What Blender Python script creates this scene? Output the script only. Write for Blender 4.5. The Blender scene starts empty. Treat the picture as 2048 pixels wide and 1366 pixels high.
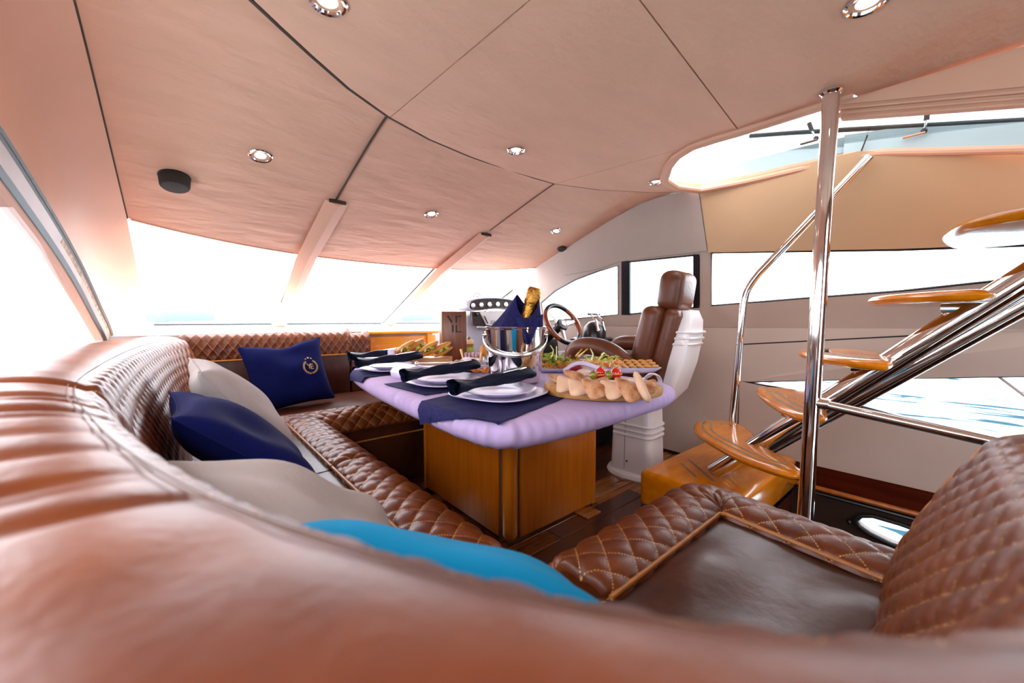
import bpy, bmesh, math, random
import numpy as np
from mathutils import Vector, Matrix, Euler

# ------------------------------------------------------------------ camera, light, exposure
scene = bpy.context.scene
COL = scene.collection
FPX, HORIZON = 780.0, 640.0                    # focal length and horizon row of the 2048 x 1366 frame
PITCH = math.atan((683 - HORIZON) / FPX)
YAW = math.radians(40.5)                       # camera looks 40.5 degrees to starboard of the bow (+Y)
CAM = Vector((0, 0, 1.0))
cam_d = bpy.data.cameras.new('camera')
cam_d.sensor_width = 36.0
cam_d.lens = FPX / 2048 * 36.0
cam_d.clip_start = 0.01
cam_d.clip_end = 3000
cam_d.dof.use_dof = True
cam_d.dof.focus_distance = 1.75
cam_d.dof.aperture_fstop = 2.6
cam = bpy.data.objects.new('camera', cam_d)
cam.location = CAM
cam.rotation_euler = (math.pi / 2 - PITCH, 0, -YAW)
COL.objects.link(cam)
scene.camera = cam

world = bpy.data.worlds.new('sky')
scene.world = world
world.use_nodes = True
wn = world.node_tree
bg = wn.nodes['Background']
bg.inputs['Color'].default_value = (0.96, 0.95, 0.98, 1)
bg.inputs['Strength'].default_value = 4.2

scene.view_settings.view_transform = 'Standard'
scene.view_settings.look = 'None'
scene.view_settings.gamma = 1.0
scene.view_settings.exposure = 1.15
scene.view_settings.use_curve_mapping = False
scene.cycles.max_bounces = 6
scene.cycles.diffuse_bounces = 3
scene.cycles.glossy_bounces = 3
scene.cycles.transparent_max_bounces = 8
scene.cycles.use_adaptive_sampling = True
scene.cycles.adaptive_threshold = 0.03
scene.cycles.sample_clamp_indirect = 6.0
scene.cycles.caustics_reflective = False
scene.cycles.caustics_refractive = False

# ------------------------------------------------------------------ pixel -> ray helpers (to survey the photograph onto known planes)
_f = Vector((math.sin(YAW) * math.cos(PITCH), math.cos(YAW) * math.cos(PITCH), -math.sin(PITCH)))
_r = Vector((math.cos(YAW), -math.sin(YAW), 0))
_u = _r.cross(_f)
def hit(px, py, p, n):
    r = _f + _r * ((px - 1024) / FPX) - _u * ((py - 683) / FPX)
    n = Vector(n)
    return CAM + r * ((Vector(p) - CAM).dot(n) / r.dot(n))
def tz(px, py, z): return hit(px, py, (0, 0, z), (0, 0, 1))
def tx(px, py, x): return hit(px, py, (x, 0, 0), (1, 0, 0))
def ty(px, py, y): return hit(px, py, (0, y, 0), (0, 1, 0))

# ------------------------------------------------------------------ materials
def new_mat(name):
    m = bpy.data.materials.new(name); m.use_nodes = True
    return m, m.node_tree, m.node_tree.nodes['Principled BSDF']
def srgb(r, g, b):
    f = lambda c: c / 12.92 if c <= 0.04045 else ((c + 0.055) / 1.055) ** 2.4
    return (f(r / 255), f(g / 255), f(b / 255), 1)
def nd(t, kind, **kw):
    n = t.nodes.new(kind)
    for k, v in kw.items():
        if k in n.inputs: n.inputs[k].default_value = v
        else: setattr(n, k, v)
    return n
def mat(name, col, rough=0.5, metal=0.0, var=0.0, vscale=8.0, bump=0.0, bscale=60.0, spec=None, coat=0.0,
        stretch=None, detail=4.0, col2=None, bdist=0.01):
    m, t, b = new_mat(name)
    b.inputs['Roughness'].default_value = rough
    b.inputs['Metallic'].default_value = metal
    if spec is not None: b.inputs['Specular IOR Level'].default_value = spec
    if coat: b.inputs['Coat Weight'].default_value = coat; b.inputs['Coat Roughness'].default_value = 0.05
    tc = nd(t, 'ShaderNodeTexCoord')
    src = tc.outputs['Object']
    if stretch:
        mp = nd(t, 'ShaderNodeMapping'); mp.inputs['Scale'].default_value = stretch
        t.links.new(src, mp.inputs['Vector']); src = mp.outputs['Vector']
    if var or col2:
        n = nd(t, 'ShaderNodeTexNoise', Scale=vscale, Detail=detail)
        t.links.new(src, n.inputs['Vector'])
        cr = nd(t, 'ShaderNodeValToRGB')
        c2 = col2 if col2 else tuple(min(1, c * (1 + var)) for c in col[:3]) + (1,)
        c1 = col if col2 else tuple(c * (1 - var) for c in col[:3]) + (1,)
        cr.color_ramp.elements[0].color = c1; cr.color_ramp.elements[0].position = 0.35
        cr.color_ramp.elements[1].color = c2; cr.color_ramp.elements[1].position = 0.65
        t.links.new(n.outputs['Fac'], cr.inputs['Fac'])
        t.links.new(cr.outputs['Color'], b.inputs['Base Color'])
    else:
        b.inputs['Base Color'].default_value = col
    if bump:
        n2 = nd(t, 'ShaderNodeTexNoise', Scale=bscale, Detail=5.0)
        t.links.new(src, n2.inputs['Vector'])
        bp = nd(t, 'ShaderNodeBump', Strength=bump, Distance=bdist)
        t.links.new(n2.outputs['Fac'], bp.inputs['Height'])
        t.links.new(bp.outputs['Normal'], b.inputs['Normal'])
    return m
def emit(name, col, s):
    m, t, b = new_mat(name)
    b.inputs['Base Color'].default_value = col
    b.inputs['Emission Color'].default_value = col
    b.inputs['Emission Strength'].default_value = s
    m.cycles.emission_sampling = 'NONE'
    return m
def glass_mat(name, tint=(0.97, 0.98, 1, 1), refl=0.05):
    m = bpy.data.materials.new(name); m.use_nodes = True
    t = m.node_tree; t.nodes.clear()
    o = nd(t, 'ShaderNodeOutputMaterial'); mx = nd(t, 'ShaderNodeMixShader')
    tr = nd(t, 'ShaderNodeBsdfTransparent'); tr.inputs['Color'].default_value = tint
    gl = nd(t, 'ShaderNodeBsdfGlossy'); gl.inputs['Roughness'].default_value = 0.02
    mx.inputs['Fac'].default_value = refl
    t.links.new(tr.outputs[0], mx.inputs[1]); t.links.new(gl.outputs[0], mx.inputs[2]); t.links.new(mx.outputs[0], o.inputs['Surface'])
    return m
def quilt_mat(name, col, col2, thread, rough=0.38):
    """leather whose stitch thread follows the quilt seams (UV = seam units)"""
    m, t, b = new_mat(name)
    b.inputs['Roughness'].default_value = rough
    b.inputs['Specular IOR Level'].default_value = 0.45
    uv = nd(t, 'ShaderNodeUVMap'); sp = nd(t, 'ShaderNodeSeparateXYZ'); t.links.new(uv.outputs['UV'], sp.inputs[0])
    def M(op, a, bv=None):
        n = nd(t, 'ShaderNodeMath', operation=op)
        for i, v in enumerate((a, bv)):
            if v is None: continue
            if isinstance(v, (int, float)): n.inputs[i].default_value = v
            else: t.links.new(v, n.inputs[i])
        return n.outputs[0]
    def seam(c, along):
        d = M('ABSOLUTE', M('SUBTRACT', M('FRACT', M('ADD', c, 0.5)), 0.5))
        line = M('LESS_THAN', d, 0.022)
        dash = M('LESS_THAN', M('FRACT', M('MULTIPLY', along, 9.0)), 0.62)
        return M('MULTIPLY', line, dash)
    s = M('MAXIMUM', seam(sp.outputs[0], sp.outputs[1]), seam(sp.outputs[1], sp.outputs[0]))
    tc = nd(t, 'ShaderNodeTexCoord')
    n = nd(t, 'ShaderNodeTexNoise', Scale=9.0, Detail=6.0); t.links.new(tc.outputs['Object'], n.inputs['Vector'])
    cr = nd(t, 'ShaderNodeValToRGB')
    cr.color_ramp.elements[0].color = col; cr.color_ramp.elements[0].position = 0.35
    cr.color_ramp.elements[1].color = col2; cr.color_ramp.elements[1].position = 0.7
    t.links.new(n.outputs['Fac'], cr.inputs['Fac'])
    mx = nd(t, 'ShaderNodeMixRGB'); mx.inputs['Color2'].default_value = thread
    t.links.new(s, mx.inputs['Fac']); t.links.new(cr.outputs['Color'], mx.inputs['Color1'])
    t.links.new(mx.outputs['Color'], b.inputs['Base Color'])
    n2 = nd(t, 'ShaderNodeTexNoise', Scale=120.0, Detail=4.0); t.links.new(tc.outputs['Object'], n2.inputs['Vector'])
    bp = nd(t, 'ShaderNodeBump', Strength=0.15, Distance=0.004); t.links.new(n2.outputs['Fac'], bp.inputs['Height'])
    t.links.new(bp.outputs['Normal'], b.inputs['Normal'])
    return m

LTH, LTH2 = srgb(92, 38, 8), srgb(118, 56, 14)
M = {}
M['quilt'] = quilt_mat('quilted brown leather', LTH, LTH2, srgb(200, 150, 92))
M['leather'] = mat('smooth brown leather', LTH, 0.36, col2=LTH2, vscale=7, bump=0.25, bscale=45, spec=0.42)
M['leather_seat'] = mat('dark brown seat leather', srgb(58, 26, 12), 0.36, col2=srgb(78, 38, 20), vscale=6, bump=0.15, bscale=30, spec=0.42)
M['leather_chair'] = mat('chestnut chair leather', srgb(88, 44, 24), 0.36, col2=srgb(108, 58, 34), vscale=6, bump=0.15, bscale=60, spec=0.42)
M['piping'] = mat('tan piping', srgb(176, 112, 48), 0.45, var=0.1, vscale=40)
M['stitch'] = mat('dark stitch thread', srgb(92, 58, 42), 0.7, var=0.1)
M['headliner'] = mat('cream headliner vinyl', srgb(236, 178, 148), 0.62, var=0.03, vscale=3, bump=0.55, bscale=6.0, stretch=(1.0, 2.4, 1), bdist=0.03, spec=0.3)
M['headliner2'] = mat('cream headliner smooth', srgb(236, 178, 148), 0.6, var=0.03, vscale=3, bump=0.12, bscale=5.0, spec=0.3)
M['wall'] = mat('greige wall vinyl', srgb(194, 172, 158), 0.55, var=0.03, vscale=4, bump=0.2, bscale=6.0, spec=0.35)
M['wall_warm'] = mat('sand wall vinyl', srgb(216, 172, 132), 0.55, var=0.03, vscale=3, bump=0.1, bscale=6.0, spec=0.35)
M['gap'] = mat('dark joint', srgb(70, 52, 40), 0.8, var=0.1)
M['white_shelf'] = mat('white dashboard vinyl', srgb(236, 232, 230), 0.5, var=0.02)
M['gelcoat'] = mat('white gelcoat', srgb(238, 232, 232), 0.25, var=0.02, coat=0.3)
M['grey_dash'] = mat('pale grey dash plastic', srgb(206, 208, 220), 0.38, var=0.03)
M['black'] = mat('black rubber', srgb(26, 24, 26), 0.5, var=0.15)
M['black_gloss'] = mat('black plastic', srgb(24, 23, 27), 0.28, var=0.15)
M['chrome'] = mat('polished stainless steel', (0.82, 0.80, 0.79, 1), 0.07, 1.0, var=0.02)
M['steel'] = mat('brushed steel', (0.66, 0.64, 0.62, 1), 0.25, 1.0, var=0.05, vscale=30)
M['cherry'] = mat('varnished cherry wood', srgb(158, 80, 10), 0.2, col2=srgb(178, 96, 18), vscale=3, stretch=(8, 8, 0.8), coat=0.5)
M['pedestal'] = mat('cherry veneer', srgb(158, 78, 6), 0.32, col2=srgb(176, 92, 10), vscale=4, stretch=(9, 9, 0.7), coat=0.1)
M['tread'] = mat('varnished honey wood', srgb(206, 112, 2), 0.2, col2=srgb(218, 128, 6), vscale=3, stretch=(2, 9, 9), coat=0.35)
M['cabinet'] = mat('amber cabinet wood', srgb(250, 154, 2), 0.3, col2=srgb(255, 164, 6), vscale=3, stretch=(1, 6, 6), coat=0.3)
M['mahogany'] = mat('dark red mahogany', srgb(66, 18, 6), 0.25, col2=srgb(84, 28, 10), vscale=4, stretch=(6, 0.8, 6), coat=0.3)
M['brownpanel'] = mat('brown panel', srgb(50, 32, 22), 0.5, var=0.08)
M['floor_a'] = mat('floor plank dark', srgb(52, 22, 8), 0.24, col2=srgb(72, 32, 12), vscale=5, stretch=(0.8, 9, 9), coat=0.2)
M['floor_b'] = mat('floor plank mid', srgb(74, 34, 12), 0.24, col2=srgb(94, 46, 16), vscale=5, stretch=(0.8, 9, 9), coat=0.2)
M['floor_c'] = mat('floor plank light', srgb(112, 58, 18), 0.24, col2=srgb(140, 80, 28), vscale=5, stretch=(0.8, 9, 9), coat=0.2)
M['cloth'] = mat('lavender white cloth', srgb(186, 164, 206), 0.85, var=0.02, bump=0.12, bscale=90)
M['denim'] = mat('navy denim', srgb(22, 22, 66), 0.9, col2=srgb(38, 38, 90), vscale=180, spec=0.2)
M['napkin'] = mat('midnight blue satin napkin', srgb(4, 12, 36), 0.55, var=0.25, vscale=20, spec=0.22)
M['navy'] = mat('navy pillow fabric', srgb(10, 18, 74), 0.9, var=0.08, vscale=12, bump=0.15, bscale=180, spec=0.15)
M['grey_fab'] = mat('stone grey pillow fabric', srgb(168, 157, 152), 0.85, var=0.04, vscale=10, bump=0.15, bscale=150, spec=0.2)
M['turq'] = mat('turquoise pillow fabric', srgb(0, 140, 190), 0.9, var=0.04, vscale=10, bump=0.12, bscale=150, spec=0.2)
M['gold_thread'] = mat('gold thread', srgb(206, 168, 110), 0.5, var=0.1, vscale=60)
M['china'] = mat('white porcelain', srgb(206, 196, 224), 0.3, var=0.01, spec=0.4)
M['gold'] = mat('gold foil', srgb(186, 132, 58), 0.28, 0.9, var=0.15, vscale=40, bump=0.6, bscale=70)
M['bottle'] = mat('dark green bottle glass', srgb(18, 34, 18), 0.08, var=0.1)
M['menu'] = mat('dark stained wood', srgb(92, 48, 24), 0.35, col2=srgb(124, 68, 34), vscale=6, stretch=(8, 8, 0.8))
M['burnt'] = mat('burnt lettering', srgb(34, 16, 8), 0.7, var=0.1)
M['board'] = mat('acacia board', srgb(176, 122, 62), 0.45, col2=srgb(204, 152, 90), vscale=6, stretch=(1.5, 7, 7))
M['glass'] = glass_mat('window glass')
M['skylight'] = glass_mat('skylight glass', (0.46, 0.485, 0.49, 1), 0.06)
M['lamp'] = emit('lit lamp', (1.0, 0.93, 0.82, 1), 9.0)
M['speaker'] = mat('dark speaker mesh', srgb(52, 44, 40), 0.7, var=0.2, vscale=300, bump=0.8, bscale=500)

# ------------------------------------------------------------------ mesh builder
MATS_OF = {}                 # Empty -> its matrix
class MB:
    def __init__(self): self.v = []; self.f = []; self.uv = None; self.sharp = None
    def add(self, vs, fs):
        o = len(self.v); self.v += [tuple(p) for p in vs]; self.f += [tuple(i + o for i in f) for f in fs]; return self
    def bm(self, b):
        b.verts.index_update()
        self.add([v.co[:] for v in b.verts], [[v.index for v in f.verts] for f in b.faces]); b.free(); return self
    def box(self, c, s, bev=0.0, rot=None, seg=2, taper=None):
        b = bmesh.new(); bmesh.ops.create_cube(b, size=1)
        for v in b.verts:
            v.co = Vector((v.co.x * s[0], v.co.y * s[1], v.co.z * s[2]))
            if taper and v.co.z > 0: v.co.x *= taper[0]; v.co.y *= taper[1]
        if bev: bmesh.ops.bevel(b, geom=b.edges[:], offset=bev, segments=seg, affect='EDGES', profile=0.5)
        m = Matrix.Translation(c) @ (rot.to_4x4() if rot is not None else Matrix.Identity(4))
        b.transform(m); return self.bm(b)
    def tube(self, pts, r, n=10, closed=False, caps=True, flat=1.0, upv=None):
        pts = [Vector(p) for p in pts]; k = len(pts)
        rs = r if isinstance(r, (list, tuple)) else [r] * k
        T = []
        for i in range(k):
            a = pts[(i - 1) % k] if (closed or i > 0) else pts[i]
            c = pts[(i + 1) % k] if (closed or i < k - 1) else pts[i]
            T.append((c - a).normalized())
        ref = Vector(upv) if upv else (Vector((0, 0, 1)) if abs(T[0].z) < 0.9 else Vector((1, 0, 0)))
        nrm = (ref - T[0] * ref.dot(T[0])).normalized()
        vs, fs = [], []
        for i in range(k):
            nrm = (nrm - T[i] * nrm.dot(T[i])).normalized()
            if upv:
                q = ref - T[i] * ref.dot(T[i])
                if q.length > 1e-3: nrm = q.normalized()
            bn = T[i].cross(nrm)
            for j in range(n):
                a = 2 * math.pi * j / n
                vs.append(pts[i] + bn * (math.cos(a) * rs[i]) + nrm * (math.sin(a) * rs[i] * flat))
        for i in range(k if closed else k - 1):
            for j in range(n):
                a = i * n + j; bb = i * n + (j + 1) % n; c = ((i + 1) % k) * n + (j + 1) % n; d = ((i + 1) % k) * n + j
                fs.append((a, bb, c, d))
        if caps and not closed: fs += [tuple(range(n - 1, -1, -1)), tuple(range((k - 1) * n, k * n))]
        return self.add(vs, fs)
    def cyl(self, p0, p1, r0, r1=None, n=20): return self.tube([p0, p1], [r0, r0 if r1 is None else r1], n)
    def lathe(self, prof, n=32, m=None, sx=1.0, sy=1.0):
        vs, fs = [], []; k = len(prof)
        for (r, z) in prof:
            for j in range(n):
                a = 2 * math.pi * j / n; vs.append(Vector((r * math.cos(a) * sx, r * math.sin(a) * sy, z)))
        if m is not None: vs = [m @ v for v in vs]
        for i in range(k - 1):
            for j in range(n): fs.append((i * n + j, i * n + (j + 1) % n, (i + 1) * n + (j + 1) % n, (i + 1) * n + j))
        if prof[0][0] > 1e-6: fs.append(tuple(range(n - 1, -1, -1)))
        if prof[-1][0] > 1e-6: fs.append(tuple(range((k - 1) * n, k * n)))
        return self.add(vs, fs)
    def ball(self, c, r, n=12, rot=None, lump=0.0, seed=0, k=2.0):
        rr = r if isinstance(r, (list, tuple)) else (r, r, r); rnd = random.Random(seed); ph = [rnd.uniform(0, 6) for _ in range(6)]
        vs, fs = [], []; m = max(4, n // 2)
        for i in range(m + 1):
            t = math.pi * i / m
            for j in range(n):
                a = 2 * math.pi * j / n
                d = Vector((math.sin(t) * math.cos(a), math.sin(t) * math.sin(a), math.cos(t)))
                f = 1 + lump * (math.sin(d.x * 4 * k + ph[0]) + math.sin(d.y * 4 * k + ph[1]) + math.sin(d.z * 4 * k + ph[2])) / 3
                p = Vector((d.x * rr[0], d.y * rr[1], d.z * rr[2])) * f
                if rot is not None: p = rot @ p
                vs.append(Vector(c) + p)
        for i in range(m):
            for j in range(n): fs.append((i * n + j, (i + 1) * n + j, (i + 1) * n + (j + 1) % n, i * n + (j + 1) % n))
        return self.add(vs, fs)
    def prism(self, poly, vec, holes=()):
        """flat polygon (3-D points, may have holes) extruded along vec"""
        vec = Vector(vec); b = bmesh.new(); loops = [poly] + list(holes); es = []
        for lp in loops:
            vs = [b.verts.new(p) for p in lp]
            es += [b.edges.new((vs[i], vs[(i + 1) % len(vs)])) for i in range(len(vs))]
        if holes: bmesh.ops.triangle_fill(b, use_beauty=True, edges=es)
        else: b.faces.new(list(b.verts))
        r = bmesh.ops.extrude_face_region(b, geom=b.faces[:])
        for g in r['geom']:
            if isinstance(g, bmesh.types.BMVert): g.co += vec
        bmesh.ops.recalc_face_normals(b, faces=b.faces[:])
        return self.bm(b)
    def grid(self, P, cu=False, cv=False, uv=None):
        P = np.asarray(P); a, c = P.shape[:2]; o = len(self.v)
        self.v += [tuple(p) for p in P.reshape(-1, 3).tolist()]
        nf = len(self.f)
        for i in range(a if cu else a - 1):
            for j in range(c if cv else c - 1):
                self.f.append((o + i * c + j, o + ((i + 1) % a) * c + j, o + ((i + 1) % a) * c + (j + 1) % c, o + i * c + (j + 1) % c))
        if uv is not None: self.uv = (o, np.asarray(uv).reshape(-1, 2))
        return self
    def build(self, name, m, parent=None, world=True, smooth=True, angle=35, loc=None, kind=None):
        vs = self.v
        if parent is not None and world:
            inv = MATS_OF[parent.name].inverted(); vs = [tuple(inv @ Vector(v)) for v in vs]
        o_loc = None
        if parent is None:
            arr = np.array(vs); mn = arr.min(0); mx = arr.max(0)
            o_loc = Vector(loc) if loc is not None else Vector(((mn[0] + mx[0]) / 2, (mn[1] + mx[1]) / 2, mn[2]))
            vs = [(v[0] - o_loc.x, v[1] - o_loc.y, v[2] - o_loc.z) for v in vs]
        me = bpy.data.meshes.new(name); me.from_pydata(vs, [], self.f); me.validate()
        if self.uv is not None:
            lay = me.uv_layers.new(name='UVMap'); o, uv = self.uv
            idx = np.empty(len(me.loops), dtype=np.int32); me.loops.foreach_get('vertex_index', idx)
            co = np.full((len(idx), 2), 0.5, dtype=np.float32); ok = (idx >= o) & (idx < o + len(uv)); co[ok] = uv[idx[ok] - o]
            lay.data.foreach_set('uv', co.ravel())
        if smooth:
            me.polygons.foreach_set('use_smooth', [True] * len(me.polygons))
            if angle: me.set_sharp_from_angle(angle=math.radians(angle))
        me.materials.append(M[m] if isinstance(m, str) else m)
        ob = bpy.data.objects.new(name, me); COL.objects.link(ob)
        if parent is not None:
            ob.parent = parent
            MATS_OF[ob.name] = MATS_OF[parent.name]
        else:
            ob.location = o_loc
            MATS_OF[ob.name] = Matrix.Translation(o_loc)
        if kind: ob['kind'] = kind
        return ob
def tag(o, label, cat, group=None):
    o['label'] = label; o['category'] = cat
    if group: o['group'] = group
    return o
def thing(name, label, cat, loc=(0, 0, 0), rot=None, group=None):
    o = bpy.data.objects.new(name, None); COL.objects.link(o); o.empty_display_size = 0.05
    R = rot.to_4x4() if rot is not None else Matrix.Identity(4)
    o.location = loc; o.rotation_euler = R.to_euler(); MATS_OF[o.name] = Matrix.Translation(loc) @ R
    return tag(o, label, cat, group) if label else o
def struct(o, label=None):
    o['kind'] = 'structure'
    if label: o['label'] = label
    return o
def struct_root(name, loc=(0, 0, 0)):
    o = thing(name, None, None, loc); o['kind'] = 'structure'; return o
def frame(right, up):
    r = Vector(right).normalized(); u = Vector(up); u = (u - r * u.dot(r)).normalized(); n = r.cross(u)
    return Matrix((r, u, n)).transposed()
def crom(pts, n):
    """Catmull-Rom through points -> n samples, evenly spaced"""
    P = [np.array(p, float) for p in pts]; P = [2 * P[0] - P[1]] + P + [2 * P[-1] - P[-2]]; out = []
    for i in range(1, len(P) - 2):
        for t in np.linspace(0, 1, 24, endpoint=False):
            a, b, c, d = P[i - 1], P[i], P[i + 1], P[i + 2]
            out.append(0.5 * (2 * b + (c - a) * t + (2 * a - 5 * b + 4 * c - d) * t * t + (3 * b - a - 3 * c + d) * t ** 3))
    out.append(P[-2]); out = np.array(out)
    s = np.concatenate([[0], np.cumsum(np.linalg.norm(np.diff(out, axis=0), axis=1))])
    q = np.linspace(0, s[-1], n)
    return np.stack([np.interp(q, s, out[:, k]) for k in range(out.shape[1])], 1)
def disp(P, h, flip=False):
    """push a grid along its normals by h"""
    N = np.cross(np.gradient(P, axis=0), np.gradient(P, axis=1)); N /= np.linalg.norm(N, axis=2, keepdims=True) + 1e-12
    return P + N * (h * (-1 if flip else 1))[..., None]
def quilt(s, t, w, h, amp):
    a = s / w + t / h; b = s / w - t / h
    d = np.sqrt(np.abs(np.sin(np.pi * a)) * np.abs(np.sin(np.pi * b)) + 1e-9)
    return amp * d ** 0.8, np.stack([a, b], -1)
def text_mesh(txt, size, extrude=0.001):
    c = bpy.data.curves.new('lettering', 'FONT'); c.body = txt; c.size = size; c.extrude = extrude; c.align_x = 'CENTER'; c.align_y = 'CENTER'
    c.resolution_u = 3
    o = bpy.data.objects.new('lettering', c); COL.objects.link(o)
    dg = bpy.context.evaluated_depsgraph_get(); me = bpy.data.meshes.new_from_object(o.evaluated_get(dg))
    vs = [v.co.copy() for v in me.vertices]; fs = [tuple(p.vertices) for p in me.polygons]
    bpy.data.objects.remove(o); bpy.data.curves.remove(c); bpy.data.meshes.remove(me)
    return vs, fs
RND = random.Random(7)
# ================================================================== THE SETTING
TZ = 0.71                                   # table-top height
def sf(y):                                  # forward headliner height
    k = 0.277; y0 = 1.5
    return 1.82 - k * (0.5 * ((y - y0) + math.sqrt((y - y0) ** 2 + 0.02)))
def wsx(z): return 2.8 - 0.40 * max(0.0, z - 0.95)        # starboard wall: leans in above z = .95
YF = lambda x: 2.92 - 0.25 * abs((x - 1.2) / 1.4) ** 2.5   # front edge of headliner, top of windscreen
ws_base = lambda x: (x, 4.05 - 0.12 * abs((x - 1.2) / 1.4) ** 3, 0.945)

# ---- floor and planks
fl = struct_root('floor')
mb = MB(); mb.prism([(-0.4, -1.35, -0.05), (1.42, -1.35, -0.05), (1.42, 0.66, -0.05), (2.84, 0.66, -0.05), (2.84, 4.1, -0.05), (-0.4, 4.1, -0.05)], (0, 0, 0.035))
mb.build('subfloor', 'gap', fl)
y = 0.68; i = 0
while y < 3.2:
    w = 0.098; x = 0.62
    while x < 2.76:
        L = min(RND.uniform(0.6, 1.2), 2.78 - x)
        if L < 0.12: break
        MB().box((x + L / 2, y + w / 2, -0.0075), (L - 0.003, w - 0.003, 0.015), 0.0012, seg=1).build('plank', ('floor_a', 'floor_b', 'floor_a', 'floor_b', 'floor_c')[RND.randrange(5)], fl)
        x += L
    y += w; i += 1
# light inlaid floor strip and hatch corner showing beside the table foot
a = tz(1176, 1000, 0); b = tz(1262, 960, 0)
MB().box((a + b) / 2 + Vector((0, 0, 0.002)), ((b - a).length, 0.05, 0.006), 0.001, Matrix.Rotation(math.atan2(b.y - a.y, b.x - a.x), 3, 'Z')).build('inlay_strip', 'floor_c', fl)
c = tz(1172, 1024, 0)
MB().box(c + Vector((0, 0, 0.003)), (0.11, 0.11, 0.008), 0.001).build('hatch_plate', 'floor_c', fl)

# ---- ceiling: central dropped panels
CZ = 1.78
ce = struct_root('ceiling', (1.2, 1.0, 1.78))
arc = [tz(px, py, CZ) for px, py in ((505, 0), (560, 52), (625, 112), (700, 178), (780, 235), (860, 279), (940, 313), (1020, 342), (1110, 368), (1200, 380), (1300, 385), (1385, 384))]
left = [Vector((-0.16, -1.3, CZ)), Vector((-0.15, 0.3, CZ)), Vector((-0.09, 0.75, CZ)), Vector((0.03, 1.0, CZ))]
sA0 = tz(780, 235, CZ); sA1 = Vector((0.69, 0.535, CZ)); sA2 = Vector((0.72, -1.3, CZ))
sB0 = tz(1110, 368, CZ); sB1 = tz(1383, 292, CZ)
sC1 = tz(1478, 262, CZ)
near_rim = [tz(px, py, CZ) for px, py in ((1330, 352), (1336, 332), (1352, 312), (1383, 292), (1430, 276), (1478, 262), (1560, 236), (1640, 210), (1706, 190))]
far_rim = [tz(px, py, CZ) for px, py in ((1332, 362), (1352, 374), (1400, 380), (1490, 363), (1600, 338), (1715, 315))]
def cpanel(poly, m='headliner', shrink=0.003):
    c = sum(poly, Vector()) / len(poly)
    poly = [p + (c - p).normalized() * shrink for p in poly]
    MB().prism(poly, (0, 0, 0.035)).build('panel', m, ce, smooth=False)
cpanel(left + arc[:5] + [sA1, sA2])
cpanel(arc[4:9] + [sB1, near_rim[4], sC1, sA1])
cpanel(arc[8:] + [far_rim[2], far_rim[1], far_rim[0], near_rim[0], near_rim[1], near_rim[2], sB1])
cpanel([sA1, sC1] + near_rim[6:] + [Vector((1.86, 0.28, CZ)), Vector((1.86, -1.3, CZ)), sA2])
# strip between hatch and starboard wall
cpanel([far_rim[2], far_rim[3], far_rim[4], far_rim[5], Vector((2.50, 0.40, CZ)), Vector((2.50, 1.12, CZ))], shrink=0.0)
# dark lip round the dropped panel
pts = [p + Vector((-0.004, 0.008, 0.010)) for p in left + arc]
MB().tube(pts, 0.009, 6).build('panel_lip', 'gap', ce)
# backing above
MB().prism([(-0.35, -1.35, 1.835), (1.84, -1.35, 1.835), (1.84, 0.3, 1.835), (1.8, 0.62, 1.835), (2.0, 1.16, 1.835), (2.55, 1.22, 1.835), (2.55, 1.5, 1.835), (-0.35, 1.5, 1.835)], (0, 0, 0.03)).build('backing', 'gap', ce, smooth=False)
# forward headliner: three panels
for x0, x1 in ((-0.17, 0.648), (0.652, 1.676), (1.680, 2.62)):
    nx, ny = 26, 40; P = np.zeros((nx, ny, 3))
    for i in range(nx):
        x = x0 + (x1 - x0) * i / (nx - 1)
        for j in range(ny):
            y_0 = 1.16 if x0 > 1.6 else 0.75; yy = y_0 + (YF(x) - y_0) * j / (ny - 1); z = sf(yy)
            xx = x
            if x1 > 2.5: xx = x0 + (min(x1, wsx(z) + 0.006) - x0) * i / (nx - 1)
            e = min(1, min(i, nx - 1 - i) / 1.5)
            P[i, j] = (xx, yy, z + 0.004 * (1 - e))
    Q = P.copy(); Q[..., 2] += 0.02
    mb = MB().grid(P); mb.grid(Q[::-1])
    mb.build('panel', 'headliner', ce)
for xs_, r_ in ((0.650, 0.0045), (1.678, 0.0022)):
    MB().tube([(xs_, yy, sf(yy) - 0.0005) for yy in np.linspace(1.5, 2.2, 14)], r_, 6).build('seam', 'gap', ce)
# front edge return of the headliner
MB().tube([(x, YF(x) - 0.002, sf(YF(x)) + 0.006) for x in np.linspace(-0.16, 2.6, 30)], 0.010, 8).build('front_edge', 'headliner2', ce)

# ---- hatch opening: rim, coaming, glazed lid, struts, beam
def far_line(y):                            # far (starboard) rim runs down aft
    return 1.78 - 0.29 * max(0, 0.37 - y)
tr = struct_root('trim_1', (2.1, 0.5, 1.78))
rim = near_rim[::-1] + far_rim
MB().tube([p + Vector((0, 0, -0.004)) for p in near_rim[::-1] + [tz(1328, 357, CZ)] + far_rim], 0.024, 10, flat=0.7).build('hatch_rim', 'headliner2', tr)
aft_rim = [Vector((2.475, yy, far_line(yy))) for yy in np.linspace(0.43, -1.2, 12)]
MB().tube([p + Vector((0, 0, 0.008)) for p in aft_rim], 0.017, 10).build('hatch_rim', 'headliner2', tr)
M['coaming'] = mat('pale coaming', srgb(176, 190, 192), 0.6, var=0.02)
wall_pts = [near_rim[2], near_rim[1], near_rim[0], tz(1328, 357, CZ)] + far_rim
h = 0.115
P = np.array([[p[:], (p.x + 0.012 * (1 if p.x > 2.2 else 0), p.y, p.z + h * (min(1.0, 0.15 + 0.85 * k / 4))) ] for k, p in enumerate(wall_pts)])
MB().grid(P).build('coaming', 'coaming', tr)
P = np.array([[p[:], (p.x + 0.012, p.y, p.z + h)] for p in aft_rim])
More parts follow.
